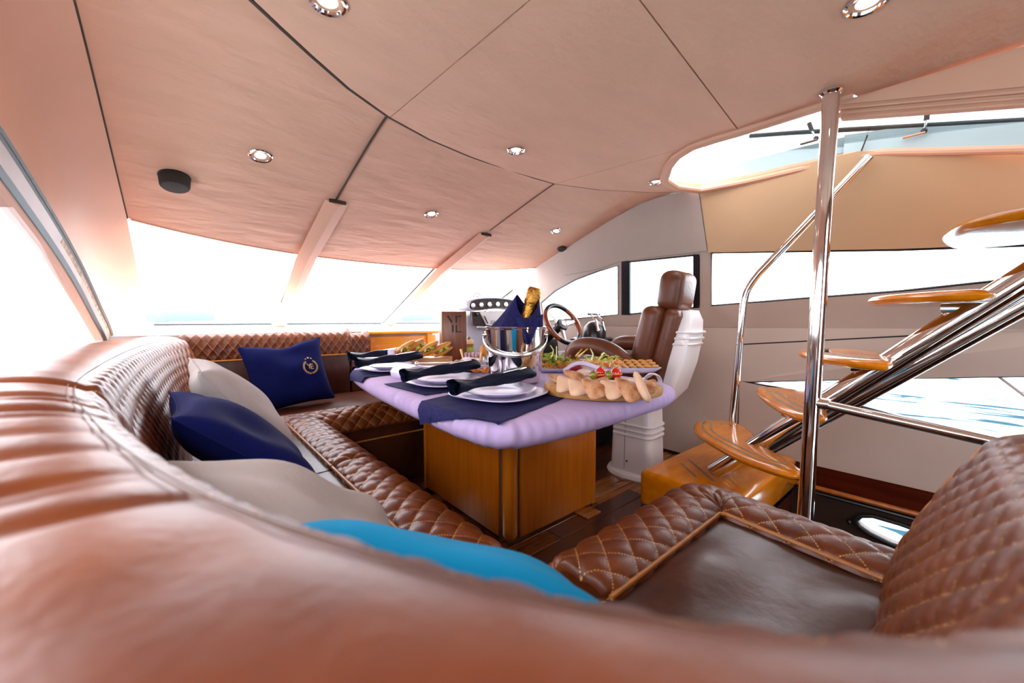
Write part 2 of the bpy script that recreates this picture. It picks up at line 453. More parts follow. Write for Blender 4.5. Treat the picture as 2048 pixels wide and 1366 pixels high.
MB().grid(P).build('coaming', 'coaming', tr)
P = np.array([[p[:], (p.x - 0.01, p.y, p.z + 0.06)] for p in near_rim[3:]]); MB().grid(P).build('coaming', 'coaming', tr)
# joint in the coaming, dark seal of the lid
MB().tube([tx(1722, 304, 2.462), tx(1735, 270, 2.462)], 0.003, 6).build('joint', 'gap', tr)
seal = [tx(1500, 272, 2.50), tx(1580, 266, 2.50), tx(1700, 259, 2.50), tx(1850, 251, 2.50), tx(2060, 240, 2.50)]
seal.append(seal[-1] + (seal[-1] - seal[-2]) * 2)
w1 = struct_root('window_1', (2.1, 0.3, 1.9))
MB().tube(seal, 0.011, 8).build('gasket', 'black', w1)
lid = [Vector((2.56, 1.0, 1.93)), Vector((2.56, -1.3, 1.52)), Vector((1.7, -1.3, 1.78)), Vector((1.7, 1.0, 2.02))]
MB().prism(lid, (0, 0, 0.006)).build('pane', 'skylight', w1, smooth=False)
for p0, p1, p2 in (((1632, 277), (1624, 262), (1618, 246)), ((1848, 262), (1853, 240), (1857, 200))):
    a, b, c = (tx(q[0], q[1], x) for q, x in ((p0, 2.46), (p1, 2.455), (p2, 2.45)))
    t = thing('gas_strut', 'black gas strut holding the hatch lid ' + ('just left of the chrome pole' if p0[0] < 1700 else 'to the right of the chrome pole'), 'strut', a, group='hatch gas struts')
    MB().cyl(a, b, 0.004, n=10).build('rod', 'chrome', t)
    MB().cyl(b, c, 0.009, n=12).build('cylinder', 'black', t)
    MB().ball(a, 0.012, 10).build('ball_joint', 'black_gloss', t)
    MB().box(a + Vector((-0.002, 0.03, -0.008)), (0.02, 0.07, 0.006), 0.002).build('bracket', 'headliner2', t)
# upholstered beam at the near side of the hatch
bm_ = struct_root('trim_2', (1.84, -0.3, 1.7))
X0 = 1.82
def beam(pxs, x, m, nm, dx):
    poly = [tx(px, py, x) for px, py in pxs]
    # continue aft, out of frame
    d0 = (poly[1] - poly[0]); d1 = (poly[2] - poly[3])
    k = 1.5
    poly = [poly[0], poly[1] + d0 * k, poly[2] + d1 * k, poly[3]]
    b = bmesh.new(); vs = [b.verts.new(p) for p in poly]; b.faces.new(vs)
    r = bmesh.ops.extrude_face_region(b, geom=b.faces[:])
    for g in r['geom']:
        if isinstance(g, bmesh.types.BMVert): g.co.x += dx
    bmesh.ops.recalc_face_normals(b, faces=b.faces[:])
    bmesh.ops.bevel(b, geom=b.edges[:], offset=0.012, segments=3, affect='EDGES')
    MB().bm(b).build(nm, m, bm_)
beam([(1672, 203), (2060, 84), (2060, 181), (1672, 217)], 1.80, 'headliner2', 'padded_beam', 0.10)
beam([(1672, 217), (2060, 183), (2060, 206), (1672, 236)], 1.81, 'headliner2', 'padded_beam', 0.05)

# ---- port side: upholstered wall above the arched window, lofted from ceiling seam to window arch
arch_k = [(-1.3, 1.50), (0.0, 1.51), (0.8, 1.50), (1.39, 1.452), (1.82, 1.372), (2.2, 1.285), (2.53, 1.19), (2.9, 1.06), (3.2, 0.955), (3.36, 0.86)]
AR = crom([(y, z, 0) for y, z in arch_k], 70)
PX = -0.30
def top_of_port(k):                          # matching point on the ceiling seam / windscreen pillar
    y, z = AR[k][:2]
    if y < 2.3: return (-0.172, y, sf(y))
    t = (y - 2.3) / (3.36 - 2.3); yy = 2.3 + t * (4.02 - 2.3)
    if yy <= YF(-0.17): return (-0.172, yy, sf(yy))
    y0 = YF(-0.17); s = (yy - y0) / (4.02 - y0)
    return (-0.172 + 0.0 * s, yy, sf(y0) + (0.93 - sf(y0)) * s)
nv = 12; P = np.zeros((len(AR), nv, 3))
for k in range(len(AR)):
    a = np.array(top_of_port(k)); b = np.array((PX, AR[k][0], AR[k][1]))
    for j in range(nv):
        s = j / (nv - 1); p = a + (b - a) * s
        p += np.array((-0.055, 0, 0.045)) * math.sin(math.pi * s) * (0.4 + 0.6 * min(1, max(0, (3.4 - AR[k][0]))))
        P[k, j] = p
wl = struct_root('wall_left', (PX, 1.0, 0))
MB().grid(P).build('padded_headlining', 'headliner2', wl)
MB().prism([(PX - 0.06, -1.35, -0.05), (PX - 0.06, 3.42, -0.05), (PX - 0.06, 3.42, 0.80), (PX - 0.06, -1.35, 0.80)], (0.05, 0, 0)).build('lower_wall', 'wall', wl, smooth=False)
MB().prism([(PX - 0.06, 3.34, 0.80), (PX - 0.06, 4.1, 0.80), (PX - 0.06, 4.1, 0.95), (PX - 0.06, 3.34, 0.86)], (0.05, 0, 0)).build('corner_fill', 'headliner2', wl, smooth=False)
# seam between headliner and port headlining
MB().tube([(-0.172, yy, sf(yy) + 0.003) for yy in np.linspace(0.7, YF(-0.17), 30)], 0.004, 6).build('seam', 'gap', wl)
# arched window: nested frame strips
w2 = struct_root('window_2', (PX, 1.5, 0.85))
def arch_strip(off0, off1, x0, x1, m, nm, k0=0, k1=70):
    c = []
    for k in range(k0, k1):
        t = AR[min(k + 1, 69)][:2] - AR[max(k - 1, 0)][:2]; t = t / np.linalg.norm(t); n = np.array((-t[1], t[0])) * -1     # inward (down / aft)
        q = AR[k][:2]; a = q + n * off0; b = q + n * off1
        c.append([(x0, a[0], a[1]), (x1, b[0], b[1])])
    C = np.array(c); D = C.copy(); D[..., 0] -= 0.012
    ring = np.concatenate([C, D[:, ::-1]], 1)
    MB().grid(ring, cv=True).build(nm, m, w2)
M['frame_wood'] = mat('peeling frame plywood', srgb(150, 100, 44), 0.6, col2=srgb(214, 172, 120), vscale=26, detail=6, bump=0.5, bscale=60)
M['frame_band'] = mat('beige frame band', srgb(214, 188, 178), 0.5, var=0.05, vscale=9)
arch_strip(-0.008, 0.010, PX + 0.004, PX - 0.008, 'black', 'outer_seal')
arch_strip(0.008, 0.045, PX - 0.006, PX - 0.02, 'frame_band', 'frame_band', 0, 57)
arch_strip(0.008, 0.024, PX - 0.006, PX - 0.012, 'frame_wood', 'bare_frame', 50, 70)
arch_strip(0.022, 0.045, PX - 0.010, PX - 0.022, 'frame_band', 'frame_band', 56, 70)
arch_strip(0.045, 0.062, PX - 0.018, PX - 0.026, 'black', 'inner_seal')
arch_strip(0.062, 0.10, PX - 0.03, PX - 0.05, 'headliner2', 'outer_frame')
pane = [(PX - 0.035, p[0], p[1] - 0.04) for p in AR] + [(PX - 0.035, 3.3, 0.78), (PX - 0.035, -1.3, 0.78)]
MB().prism(pane, (-0.006, 0, 0)).build('pane', 'glass', w2, smooth=False)
# rolled sill under the port window
sl = MB().tube([(PX - 0.05, yy, 0.845 + 0.0 * yy) for yy in np.linspace(-1.3, 1.72, 14)] , 0.055, 14).build('trim_3', 'white_shelf'); struct(sl)
sl = MB().tube([(PX - 0.05, yy, 0.835) for yy in np.linspace(1.73, 3.3, 10)], 0.05, 14).build('trim_4', 'white_shelf'); struct(sl)

# ---- windscreen: three panes, two padded mullions, seals, dashboard shelf
w3 = struct_root('window_3', (1.2, 3.5, 0.95))
def ws_pt(x, s, off=0.0):
    a = Vector((x, YF(x), sf(YF(x)))); b = Vector(ws_base(x)); p = a + (b - a) * s
    return p + Vector((0, 0.37, 0.93)) * off
XS = [(-0.17, 0.66), (0.72, 1.66), (1.72, 2.66)]
for x0, x1 in XS:
    P = np.array([[ws_pt(x0 + (x1 - x0) * i / 8, -0.04 + 1.04 * j / 4, 0.02)[:] for j in range(5)] for i in range(9)])
    Q = P + np.array((0, 0.002, 0.005))
    MB().grid(P).grid(Q[::-1]).build('pane', 'glass', w3)
    # thin black seal along sill and starboard edge
    MB().tube([ws_pt(x0 + 0.03 + (x1 - x0 - 0.06) * i / 8, 0.99, 0.015) for i in range(9)], 0.008, 6).build('sill_seal', 'black', w3)
for x, s0, s1 in ((0.635, 0.02, 0.62), (1.645, 0.0, 0.985), (2.66, 0.0, 0.98)):
    a, b = ws_pt(x, s0, 0.012), ws_pt(x, s1, 0.012)
    MB().tube([a, b], [0.010, 0.006], 6).build('edge_seal', 'black', w3)
for k, (p0, p1, w0, w1_) in enumerate((((676, 415), (548, 652), 0.060, 0.046), ((966, 476), (792, 646), 0.058, 0.044))):
    X = (0.66, 1.68)[k]
    b0 = Vector((X, 2.19 + 0.06 * k, sf(2.19 + 0.06 * k) - 0.004)); b1 = ws_pt(X, 0.0, -0.03); b2 = ws_pt(X + 0.03, 1.0, -0.02)
    MB().tube([b0, b0.lerp(b1, 0.5), b1, b1.lerp(b2, 0.5), b2], [w0, w0, w0, (w0 + w1_) / 2, w1_], 4, flat=0.45, upv=(0, 0, 1)).build('mullion', 'headliner2', w3, angle=20)
    MB().box(b0 + Vector((0, -0.003, 0.002)), (0.085, 0.006, 0.026), 0.001).build('mullion_end', 'gap', w3)
ds = struct_root('trim_5', (1.2, 3.6, 0.9))
P = np.array([[(x, yy, 0.905 + 0.04 * j / 5) for j, yy in enumerate(np.linspace(3.26, 4.12, 6))] for x in np.linspace(-0.35, 2.75, 12)])
MB().grid(P).build('dashboard_shelf', 'white_shelf', ds)
MB().prism([(-0.35, 3.27, 0.0), (2.75, 3.27, 0.0), (2.75, 3.27, 0.905), (-0.35, 3.27, 0.905)], (0, 0.02, 0)).build('dashboard_front', 'white_shelf', ds, smooth=False)

# ---- starboard wall (piecewise plane, X = wsx(z)); outlines given as (y, z)
wr = struct_root('wall_right', (2.8, 0.8, 0))
def wp(y, z, off=0.0): return Vector((wsx(z) - off, y, z))
def wpx(px, py, lower=False):                # pixel -> (y, z) on the wall
    p = tx(px, py, 2.8) if lower else hit(px, py, (2.8, 0, 0.95), (1, 0, 0.40))
    return (p.y, p.z)
def wpanel(name, yz, m, holes=(), thick=0.03, off=0.0, parent=wr):
    mb = MB().prism([wp(a, b, off) for a, b in yz], (thick, 0, 0), [[wp(a, b, off) for a, b in hh] for hh in holes])
    return mb.build(name, m, parent, smooth=False)
def rounded(yz, r=0.02, n=4):
    out = []
    for i in range(len(yz)):
        p = np.array(yz[i]); a = np.array(yz[i - 1]); b = np.array(yz[(i + 1) % len(yz)])
        da = (a - p) / (np.linalg.norm(a - p) + 1e-9); db = (b - p) / (np.linalg.norm(b - p) + 1e-9)
        for t in np.linspace(0, 1, n): out.append(tuple(p + da * r * (1 - t) ** 2 + db * r * t ** 2))
    return out
win_a = [wpx(*q) for q in ((1082, 606), (1110, 582), (1150, 560), (1195, 543), (1236, 531), (1236, 629), (1160, 636), (1090, 642))]
win_b = rounded([wpx(*q) for q in ((1250, 525), (1398, 510), (1398, 614), (1250, 629))], 0.015)
win_c0 = [wpx(*q) for q in ((1423, 506), (1600, 503), (1800, 500), (2048, 497), (2048, 563), (1800, 582), (1600, 597), (1423, 611))]
ya, za = win_c0[3]; yb, zb = win_c0[4]
win_c = win_c0[:3] + [(ya - 0.5, za - 0.03), (yb - 0.5, zb + 0.06)] + win_c0[5:]
sill = [(3.9, 0.95), (-1.3, 0.95)]
top_line = [(-1.3, far_line(-1.3)), (-0.1, far_line(-0.1)), (0.37, 1.79), (1.12, 1.80), (1.4, sf(1.4) + 0.01), (1.7, sf(1.7) + 0.01), (2.0, sf(2.0) + 0.01), (2.4, sf(2.4) + 0.01), (2.7, sf(2.7) + 0.01), (3.3, 1.235), (3.9, 0.99)]
wpanel('window_wall', sill + top_line, 'wall', [win_a, win_b, win_c])
# upholstered facing above the aft window: two panels split by a vertical joint
yj = wpx(1408, 440)[0]
low_f = [wpx(1404, 503), wpx(1320, 513), wpx(1240, 524), wpx(1190, 540)]
wpanel('panel', [(yj + 0.004, 1.80), (1.4, sf(1.4)), (1.7, sf(1.7)), (2.0, sf(2.0)), (2.3, sf(2.3)), (2.42, sf(2.42))] + [(2.35, 1.395), low_f[3], low_f[2], low_f[1], (yj + 0.004, low_f[0][1])], 'wall', thick=-0.012)
wpanel('panel', [(yj - 0.004, 1.80), (0.37, 1.79), (-0.1, far_line(-0.1)), (-1.3, far_line(-1.3)), (-1.3, win_c[3][1] - 0.04), (win_c[3][0], win_c[3][1] + 0.004), (win_c0[2][0], win_c0[2][1] + 0.004), (yj - 0.004, win_c0[0][1] + 0.004)], 'wall_warm', thick=-0.012)
for n_, w_ in ((4, win_a), (5, win_b), (6, win_c)):
    wr_ = struct_root('window_%d' % n_, wp(*w_[0]))
    MB().prism([wp(a, b, -0.012) for a, b in w_], (0.006, 0, 0)).build('pane', 'glass', wr_, smooth=False)
    pts = [wp(a, b, 0.001) for a, b in w_]
    MB().tube(pts, 0.0045 if n_ == 4 else 0.006, 6, closed=True).build('gasket', 'black', wr_)
    if n_ == 5:
        for px, w in ((1252, 16), (1393, 12)):
            q = [wpx(px - w / 2, 522 if px < 1300 else 509), wpx(px + w / 2, 522 if px < 1300 else 509), wpx(px + w / 2, 630 if px < 1300 else 616), wpx(px - w / 2, 630 if px < 1300 else 616)]
            MB().prism([wp(a, b, 0.008) for a, b in q], (0.02, 0, 0)).build('post', 'black_gloss', wr_, smooth=False)
# lower wall and its padded panels, with the wedge-shaped hull window
hull = rounded([wpx(*q, True) for q in ((1490, 764), (1760, 757), (2048, 752))] + [(-0.55, 0.80), (-0.55, 0.43)] + [wpx(*q, True) for q in ((2010, 884), (1860, 850), (1720, 812), (1560, 776))], 0.015)
wpanel('lower_wall', [(-1.3, -0.8), (3.9, -0.8), (3.9, 0.95), (-1.3, 0.95)], 'brownpanel', [hull, [( tx(px, py, 2.8).y, tx(px, py, 2.8).z) for px, py in ((1712, 1040), (1722, 1032), (1745, 1032), (1800, 1048), (1885, 1078), (1960, 1110), (1960, 1150), (1885, 1112), (1830, 1104), (1780, 1088), (1740, 1068), (1718, 1052))]], thick=0.05, off=-0.02)
seam = [wpx(1488, 689, True), wpx(2048, 660, True)]; seam_aft = (-1.3, seam[1][1] + 0.12)
yv = wpx(1482, 700, True)[0]
sill_c = [(p[0], p[1]) for p in (wpx(1430, 612), wpx(1600, 600), wpx(1800, 585), wpx(2048, 566))]
wpanel('panel', [(yv + 0.004, 0.02), (3.2, 0.02), (3.2, 0.948), (yv + 0.004, 0.948)], 'wall', thick=-0.014)
wpanel('panel', [(yv - 0.004, seam[0][1] + 0.004), (yv - 0.004, 0.948), (-1.3, 0.948), (-1.3, 0.93), (seam[1][0] - 0.12, 0.94), (seam[1][0], seam[1][1] + 0.004)], 'wall', thick=-0.014)
wpanel('panel', [(yv - 0.004, seam[0][1] - 0.004), (seam[1][0], seam[1][1] - 0.004), (-0.55, seam[1][1] + 0.03), (-0.55, 0.80)] + [wpx(*q, True) for q in ((2048, 752), (1760, 757), (1500, 763))] + [(yv - 0.004, 0.60)], 'wall', thick=-0.014)
wpanel('panel', [(yv - 0.004, 0.60)] + [wpx(*q, True) for q in ((1500, 766), (1560, 779), (1720, 815), (1860, 853), (2010, 887))] + [(-0.55, 0.42), (-1.3, 0.40), (-1.3, 0.155), (yv - 0.004, 0.155)], 'wall', thick=-0.014)
wpanel('panel', [(-0.551, 0.42), (-0.551, 0.93), (-1.3, 0.93), (-1.3, 0.42)], 'wall', thick=-0.014)
wpanel('panel', [(yv, 0.95)] + [(a, b - 0.006) for a, b in win_c0[:3:-1]] + [(win_c[4][0], win_c[4][1] - 0.006), (-1.3, 1.14), (-1.3, 0.95)], 'wall', thick=-0.014)
wpanel('wood_band', [(-1.3, 0.03), (1.0, 0.03), (1.0, 0.153), (-1.3, 0.153)], 'mahogany', thick=-0.008)
MB().tube([wp(1.0, 0.025, 0.012), wp(-1.3, 0.025, 0.012)], 0.014, 8).build('wood_moulding', 'cherry', wr)
MB().tube([wp(1.0, -0.005, 0.010), wp(-1.3, -0.005, 0.010)], 0.010, 8).build('dark_moulding', 'black_gloss', wr)
w7 = struct_root('window_7', wp(*hull[0]))
MB().prism([wp(a, b, -0.04) for a, b in hull], (0.006, 0, 0)).build('pane', 'glass', w7, smooth=False)
MB().tube([wp(a, b, 0.0) for a, b in hull], 0.006, 6, closed=True).build('gasket', 'black', w7)
MB().tube([tx(1990, 748, 2.84), tx(2060, 800, 2.84)], 0.006, 6).build('divider', 'frame_band', w7)
# porthole below
w8 = struct_root('window_8', (2.8, 0.1, -0.1))
po = [tx(px, py, 2.8) for px, py in ((1712, 1040), (1722, 1032), (1745, 1032), (1800, 1048), (1885, 1078), (1960, 1110), (1960, 1150), (1885, 1112), (1830, 1104), (1780, 1088), (1740, 1068), (1718, 1052))]
MB().prism([p + Vector((0.03, 0, 0)) for p in po], (0.006, 0, 0)).build('pane', 'glass', w8, smooth=False)
MB().tube(po, 0.012, 8, closed=True).build('frame', 'black', w8)
for px, py in ((1699, 1042), (1794, 1109)):
    q = tx(px, py, 2.8)
    MB().ball(q + Vector((-0.014, 0, 0)), 0.013, 10).build('latch', 'black_gloss', w8)
    MB().cyl(q + Vector((-0.03, 0, 0)), q + Vector((-0.005, 0, 0)), 0.005, n=8).build('latch_pin', 'chrome', w8)
# front corner post beside the windscreen, aft bulkhead with glass door, lower companionway
wf = struct_root('wall_aft', (1.2, -1.35, 0))
for x0, x1, z0, z1 in ((-0.36, 0.7, -0.05, 1.85), (1.5, 2.84, -0.8, 1.85), (0.7, 1.5, 1.65, 1.85)):
    MB().prism([(x0, -1.36, z0), (x1, -1.36, z0), (x1, -1.36, z1), (x0, -1.36, z1)], (0, 0.03, 0)).build('bulkhead', 'leather', wf, smooth=False)
d1 = struct_root('door_1', (1.2, -1.35, 0))
MB().prism([(0.7, -1.35, 0.0), (1.5, -1.35, 0.0), (1.5, -1.35, 1.65), (0.7, -1.35, 1.65)], (0, 0.006, 0)).build('pane', 'glass', d1, smooth=False)
for q in (((0.72, -1.345, 0), (0.72, -1.345, 1.65)), ((1.48, -1.345, 0), (1.48, -1.345, 1.65))):
    MB().cyl(q[0], q[1], 0.02, n=8).build('door_frame', 'steel', d1)
lw = struct_root('wall_lower', (2.0, 0, -0.8))
MB().prism([(1.42, -1.35, -0.8), (2.84, -1.35, -0.8), (2.84, 0.66, -0.8), (1.42, 0.66, -0.8)], (0, 0, 0.03)).build('lower_floor', 'floor_a', lw, smooth=False)
MB().prism([(1.42, -1.35, -0.8), (1.42, 0.66, -0.8), (1.42, 0.66, -0.05), (1.42, -1.35, -0.05)], (-0.03, 0, 0)).build('stairwell_side', 'mahogany', lw, smooth=False)
MB().prism([(1.42, 0.66, -0.8), (2.84, 0.66, -0.8), (2.84, 0.66, -0.02), (1.42, 0.66, -0.02)], (0, 0.03, 0)).build('stairwell_front', 'mahogany', lw, smooth=False)

# ---- sea outside
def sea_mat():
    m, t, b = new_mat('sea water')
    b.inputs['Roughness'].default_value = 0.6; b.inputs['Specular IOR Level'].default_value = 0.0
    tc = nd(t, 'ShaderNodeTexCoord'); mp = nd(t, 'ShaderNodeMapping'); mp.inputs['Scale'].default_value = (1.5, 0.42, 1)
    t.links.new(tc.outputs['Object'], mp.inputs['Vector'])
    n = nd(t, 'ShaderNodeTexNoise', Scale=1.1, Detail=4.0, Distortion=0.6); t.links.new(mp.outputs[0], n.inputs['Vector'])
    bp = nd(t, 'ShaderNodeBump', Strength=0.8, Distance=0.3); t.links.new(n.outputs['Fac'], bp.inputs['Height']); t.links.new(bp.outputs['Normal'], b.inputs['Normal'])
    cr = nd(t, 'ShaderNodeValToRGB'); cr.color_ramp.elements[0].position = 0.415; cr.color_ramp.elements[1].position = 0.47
    cr.color_ramp.elements[0].color = srgb(40, 64, 74); cr.color_ramp.elements[1].color = srgb(186, 218, 226)  # dark ramp end paints shaded wave troughs into the base colour
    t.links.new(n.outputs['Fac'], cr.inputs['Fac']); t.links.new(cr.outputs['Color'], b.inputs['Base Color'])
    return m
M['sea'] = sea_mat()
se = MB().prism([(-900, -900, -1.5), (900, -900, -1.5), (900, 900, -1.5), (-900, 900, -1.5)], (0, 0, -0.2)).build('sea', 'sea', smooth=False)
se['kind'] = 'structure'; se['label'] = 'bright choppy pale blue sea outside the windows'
# ================================================================== SOFA
sofa = thing('sectional_sofa', 'large U-shaped brown leather sofa with diamond quilting around the table', 'sofa', (0.0, 1.0, 0.0))
SZ = 0.455                                  # seat height
def sweep(path, normals, prof, nprof, dispf=None, uvq=None):
    """path (k,2) plan points, outward normals (k,2), prof = [(n,z)...] -> grid (k, nprof, 3)"""
    pr = crom([(a, b) for a, b in prof], nprof)
    tl = np.concatenate([[0], np.cumsum(np.linalg.norm(np.diff(pr, axis=0), axis=1))])
    mid = path + normals * np.mean(pr[:, 0])
    sl = np.concatenate([[0], np.cumsum(np.linalg.norm(np.diff(mid, axis=0), axis=1))])
    P = np.zeros((len(path), nprof, 3))
    P[..., 0] = path[:, 0:1] + normals[:, 0:1] * pr[None, :, 0]
    P[..., 1] = path[:, 1:2] + normals[:, 1:2] * pr[None, :, 0]
    P[..., 2] = pr[None, :, 1]
    return P, sl, tl
def path_normals(p, side=1):
    t = np.gradient(p, axis=0); t /= np.linalg.norm(t, axis=1, keepdims=True)
    return np.stack([t[:, 1], -t[:, 0]], 1) * side

# --- foreground corner backrest + port backrest (one path; inner edge), swept toward the hull
corner_path = [(1.205, -0.03), (0.75, -0.04), (0.50, -0.042), (0.33, -0.025), (0.235, 0.03), (0.165, 0.115), (0.095, 0.24), (0.025, 0.41), (-0.045, 0.66), (-0.105, 1.0)]
port_path = [(-0.105, 1.0), (-0.115, 1.5), (-0.10, 2.1), (-0.05, 2.65), (0.04, 3.02)]
full = crom(corner_path + port_path[1:], 700)
N = path_normals(full, 1)
if N[350] @ np.array((-1.0, -0.3)) < 0: N = -N           # outward = toward hull
prof = [(-0.13, 0.42), (-0.10, 0.55), (-0.05, 0.70), (-0.012, 0.79), (0.012, 0.835), (0.05, 0.858), (0.11, 0.868), (0.18, 0.866), (0.25, 0.85), (0.30, 0.80), (0.31, 0.70), (0.31, 0.55)]
i0 = int(np.argmin(np.abs(full[:, 0] - 0.47) + 10 * (full[:, 1] > 0.1)))
i1 = int(np.argmin(np.abs(full[:, 1] - 1.0) + 10 * (full[:, 0] > 0.1)))
def smooth01(x): x = np.clip(x, 0, 1); return x * x * (3 - 2 * x)
def back_piece(idx, nprof, q, amp, t_hi, wrinkle=0.0, zscale=None, edge=0.03, mq='quilt'):
    p, n = full[idx], N[idx]
    P, s, t = sweep(p, n, prof, nprof)
    if zscale is not None: P[..., 2] = 0.42 + (P[..., 2] - 0.42) * zscale[:, None]
    S, T = np.meshgrid(s, t, indexing='ij')
    h, uv = quilt(S, T - t_hi, q[0], q[1], amp)
    w = smooth01((t_hi - T) / 0.012)
    h = h * w
    # rounded cushion ends
    e = np.minimum(S, s[-1] - S); h = h - 0.022 * (1 - np.sqrt(np.clip(1 - (1 - np.clip(e / edge, 0, 1)) ** 2, 0, 1)))
    if wrinkle:
        wv = np.zeros_like(S); rnd = np.random.RandomState(3)
        for _ in range(16):
            s0 = rnd.uniform(0.50, 1.05) * s[-1]; wd = rnd.uniform(0.008, 0.022); ln = rnd.uniform(0.1, 0.24)
            tc = t_hi + rnd.uniform(0.04, 0.16); sk = rnd.uniform(-0.12, 0.12)
            wv -= rnd.uniform(0.4, 1.0) * np.exp(-(((S - s0 - (T - tc) * sk) / wd) ** 2)) * np.exp(-(((T - tc) / (ln * 0.5)) ** 2))
        for _ in range(14):
            s0 = rnd.uniform(0, 1) * s[-1]; wd = rnd.uniform(0.03, 0.09)
            wv += rnd.uniform(-0.6, 0.6) * np.exp(-(((S - s0) / wd) ** 2)) * smooth01((T - t_hi + 0.02) / 0.06)
        h = h + wrinkle * wv
    P = disp(P, h, flip=FLIP)
    uv = uv.copy(); uv[T > t_hi + 0.004] = (0.5, 0.5)
    return P, s, t, uv
# orientation test for displacement direction
_P, _s, _t = sweep(full[:40], N[:40], prof, 20)
_n = np.cross(np.gradient(_P, axis=0), np.gradient(_P, axis=1))[20, 12]
FLIP = bool(_n[2] < 0)
pr_l = crom(prof, 120); tl = np.concatenate([[0], np.cumsum(np.linalg.norm(np.diff(pr_l, axis=0), axis=1))])
T_HI = float(np.interp(0.845, pr_l[:60, 1], tl[:60]))     # quilting stops at the top edge seam
def edge_line(idx, tpos, r, name, m, parent, lift=0.001, zscale=None):
    pr = np.array([np.interp(tpos, tl, pr_l[:, 0]), np.interp(tpos, tl, pr_l[:, 1]) + lift])
    zs = zscale if zscale is not None else np.ones(len(idx))
    MB().tube([(full[i][0] + N[i][0] * pr[0], full[i][1] + N[i][1] * pr[0], 0.42 + (pr[1] - 0.42) * zs[k]) for k, i in list(enumerate(idx))[2:-2:2]], r, 6).build(name, m, parent)
idx = np.arange(i0, i1); zs_c = 1.05 + 0.035 * smooth01((full[idx, 1] - 0.3) / 0.7)
P, s, t, uv = back_piece(idx, 110, (0.060, 0.060), 0.006, T_HI, wrinkle=0.006, zscale=zs_c)
bk = MB().grid(P, uv=uv).build('backrest', 'quilt', sofa, angle=0); bk['label'] = 'blurred corner backrest nearest the camera, smooth wrinkled top'
edge_line(idx, T_HI + 0.012, 0.0007, 'stitching', 'stitch', bk, zscale=zs_c)
edge_line(idx, T_HI + 0.020, 0.0007, 'stitching', 'stitch', bk, zscale=zs_c)
fine = np.linspace(i1, 699, 420).astype(int); fine = np.unique(fine)
P, s, t, uv = back_piece(fine, 110, (0.070, 0.085), 0.010, T_HI, wrinkle=0.002, zscale=np.full(len(fine), 1.09))
bk = MB().grid(P, uv=uv).build('backrest', 'quilt', sofa, angle=0); bk['label'] = 'port backrest with dense quilting along the window side'
edge_line(fine, T_HI + 0.012, 0.0007, 'stitching', 'stitch', bk, zscale=np.full(len(fine), 1.09))
idx = np.arange(0, i0)
zs_a = 0.84 + 0.08 * smooth01(1 - (full[idx, 0] - 0.45) / 0.7)
P, s, t, uv = back_piece(idx, 110, (0.075, 0.075), 0.008, T_HI + 0.05, zscale=zs_a, edge=0.05)
P2 = np.concatenate([P, P[-1:]], 0)
mb = MB().grid(P, uv=uv)
e = P[0]; c = e.mean(0); o = len(mb.v); mb.v += [tuple(x) for x in e.tolist()] + [tuple(c + np.array((0.01, 0, 0)))]
mb.f += [(o + k, o + len(e), o + k + 1) for k in range(len(e) - 1)]
bk = mb.build('backrest', 'quilt', sofa, angle=0); bk['label'] = 'blurred quilted backrest at the right edge, next to the chrome rail'
MB().tube([P[3, k] for k in range(4, 60, 3)], 0.004, 8).build('piping', 'piping', bk)

# --- forward backrests (transverse, facing aft)
def fwd_back(x0, x1, y, ztop, zq, name_label, q=(0.052, 0.075)):
    nx = int((x1 - x0) * 210) + 8; pr = [(0.0, zq), (0.0, ztop - 0.09), (0.012, ztop - 0.03), (0.045, ztop - 0.003), (0.09, ztop), (0.14, ztop - 0.02), (0.16, ztop - 0.08), (0.16, 0.5)]
    prc = crom(pr, 80); t = np.concatenate([[0], np.cumsum(np.linalg.norm(np.diff(prc, axis=0), axis=1))])
    xs = np.linspace(x0, x1, nx); P = np.zeros((nx, 80, 3)); P[..., 0] = xs[:, None]; P[..., 1] = y + prc[None, :, 0]; P[..., 2] = prc[None, :, 1]
    S, T = np.meshgrid(xs - x0, t, indexing='ij'); h, uv = quilt(S, T, q[0], q[1], 0.009)
    e = np.minimum(S, (x1 - x0) - S); h -= 0.03 * (1 - np.sqrt(np.clip(1 - (1 - np.clip(e / 0.04, 0, 1)) ** 2, 0, 1)))
    h *= 1 - 0.0 * T
    P = disp(P, h, flip=True)
    mb = MB().grid(P, uv=uv)
    for k in (0, nx - 1):
        o = len(mb.v); E_ = P[k]; c = E_.mean(0); mb.v += [tuple(v) for v in E_.tolist()] + [tuple(c)]
        mb.f += [(o + j, o + 80, o + j + 1) for j in range(79)]
    b_ = mb.build('backrest', 'quilt', sofa, angle=0); b_['label'] = name_label
    MB().tube([(x, y - 0.006, zq) for x in np.linspace(x0 + 0.02, x1 - 0.02, 8)], 0.006, 8).build('piping', 'piping', b_)
    MB().box(((x0 + x1) / 2, y + 0.06, (zq + 0.43) / 2), (x1 - x0 - 0.01, 0.13, zq - 0.43), 0.012).build('lower_panel', 'leather_seat', b_)
    return b_
fwd_back(0.0, 0.985, 3.05, 0.918, 0.742, 'forward backrest with quilted top band and smooth lower band')
fwd_back(0.992, 1.14, 3.07, 0.90, 0.60, 'narrow quilted end backrest beside the amber cabinet')

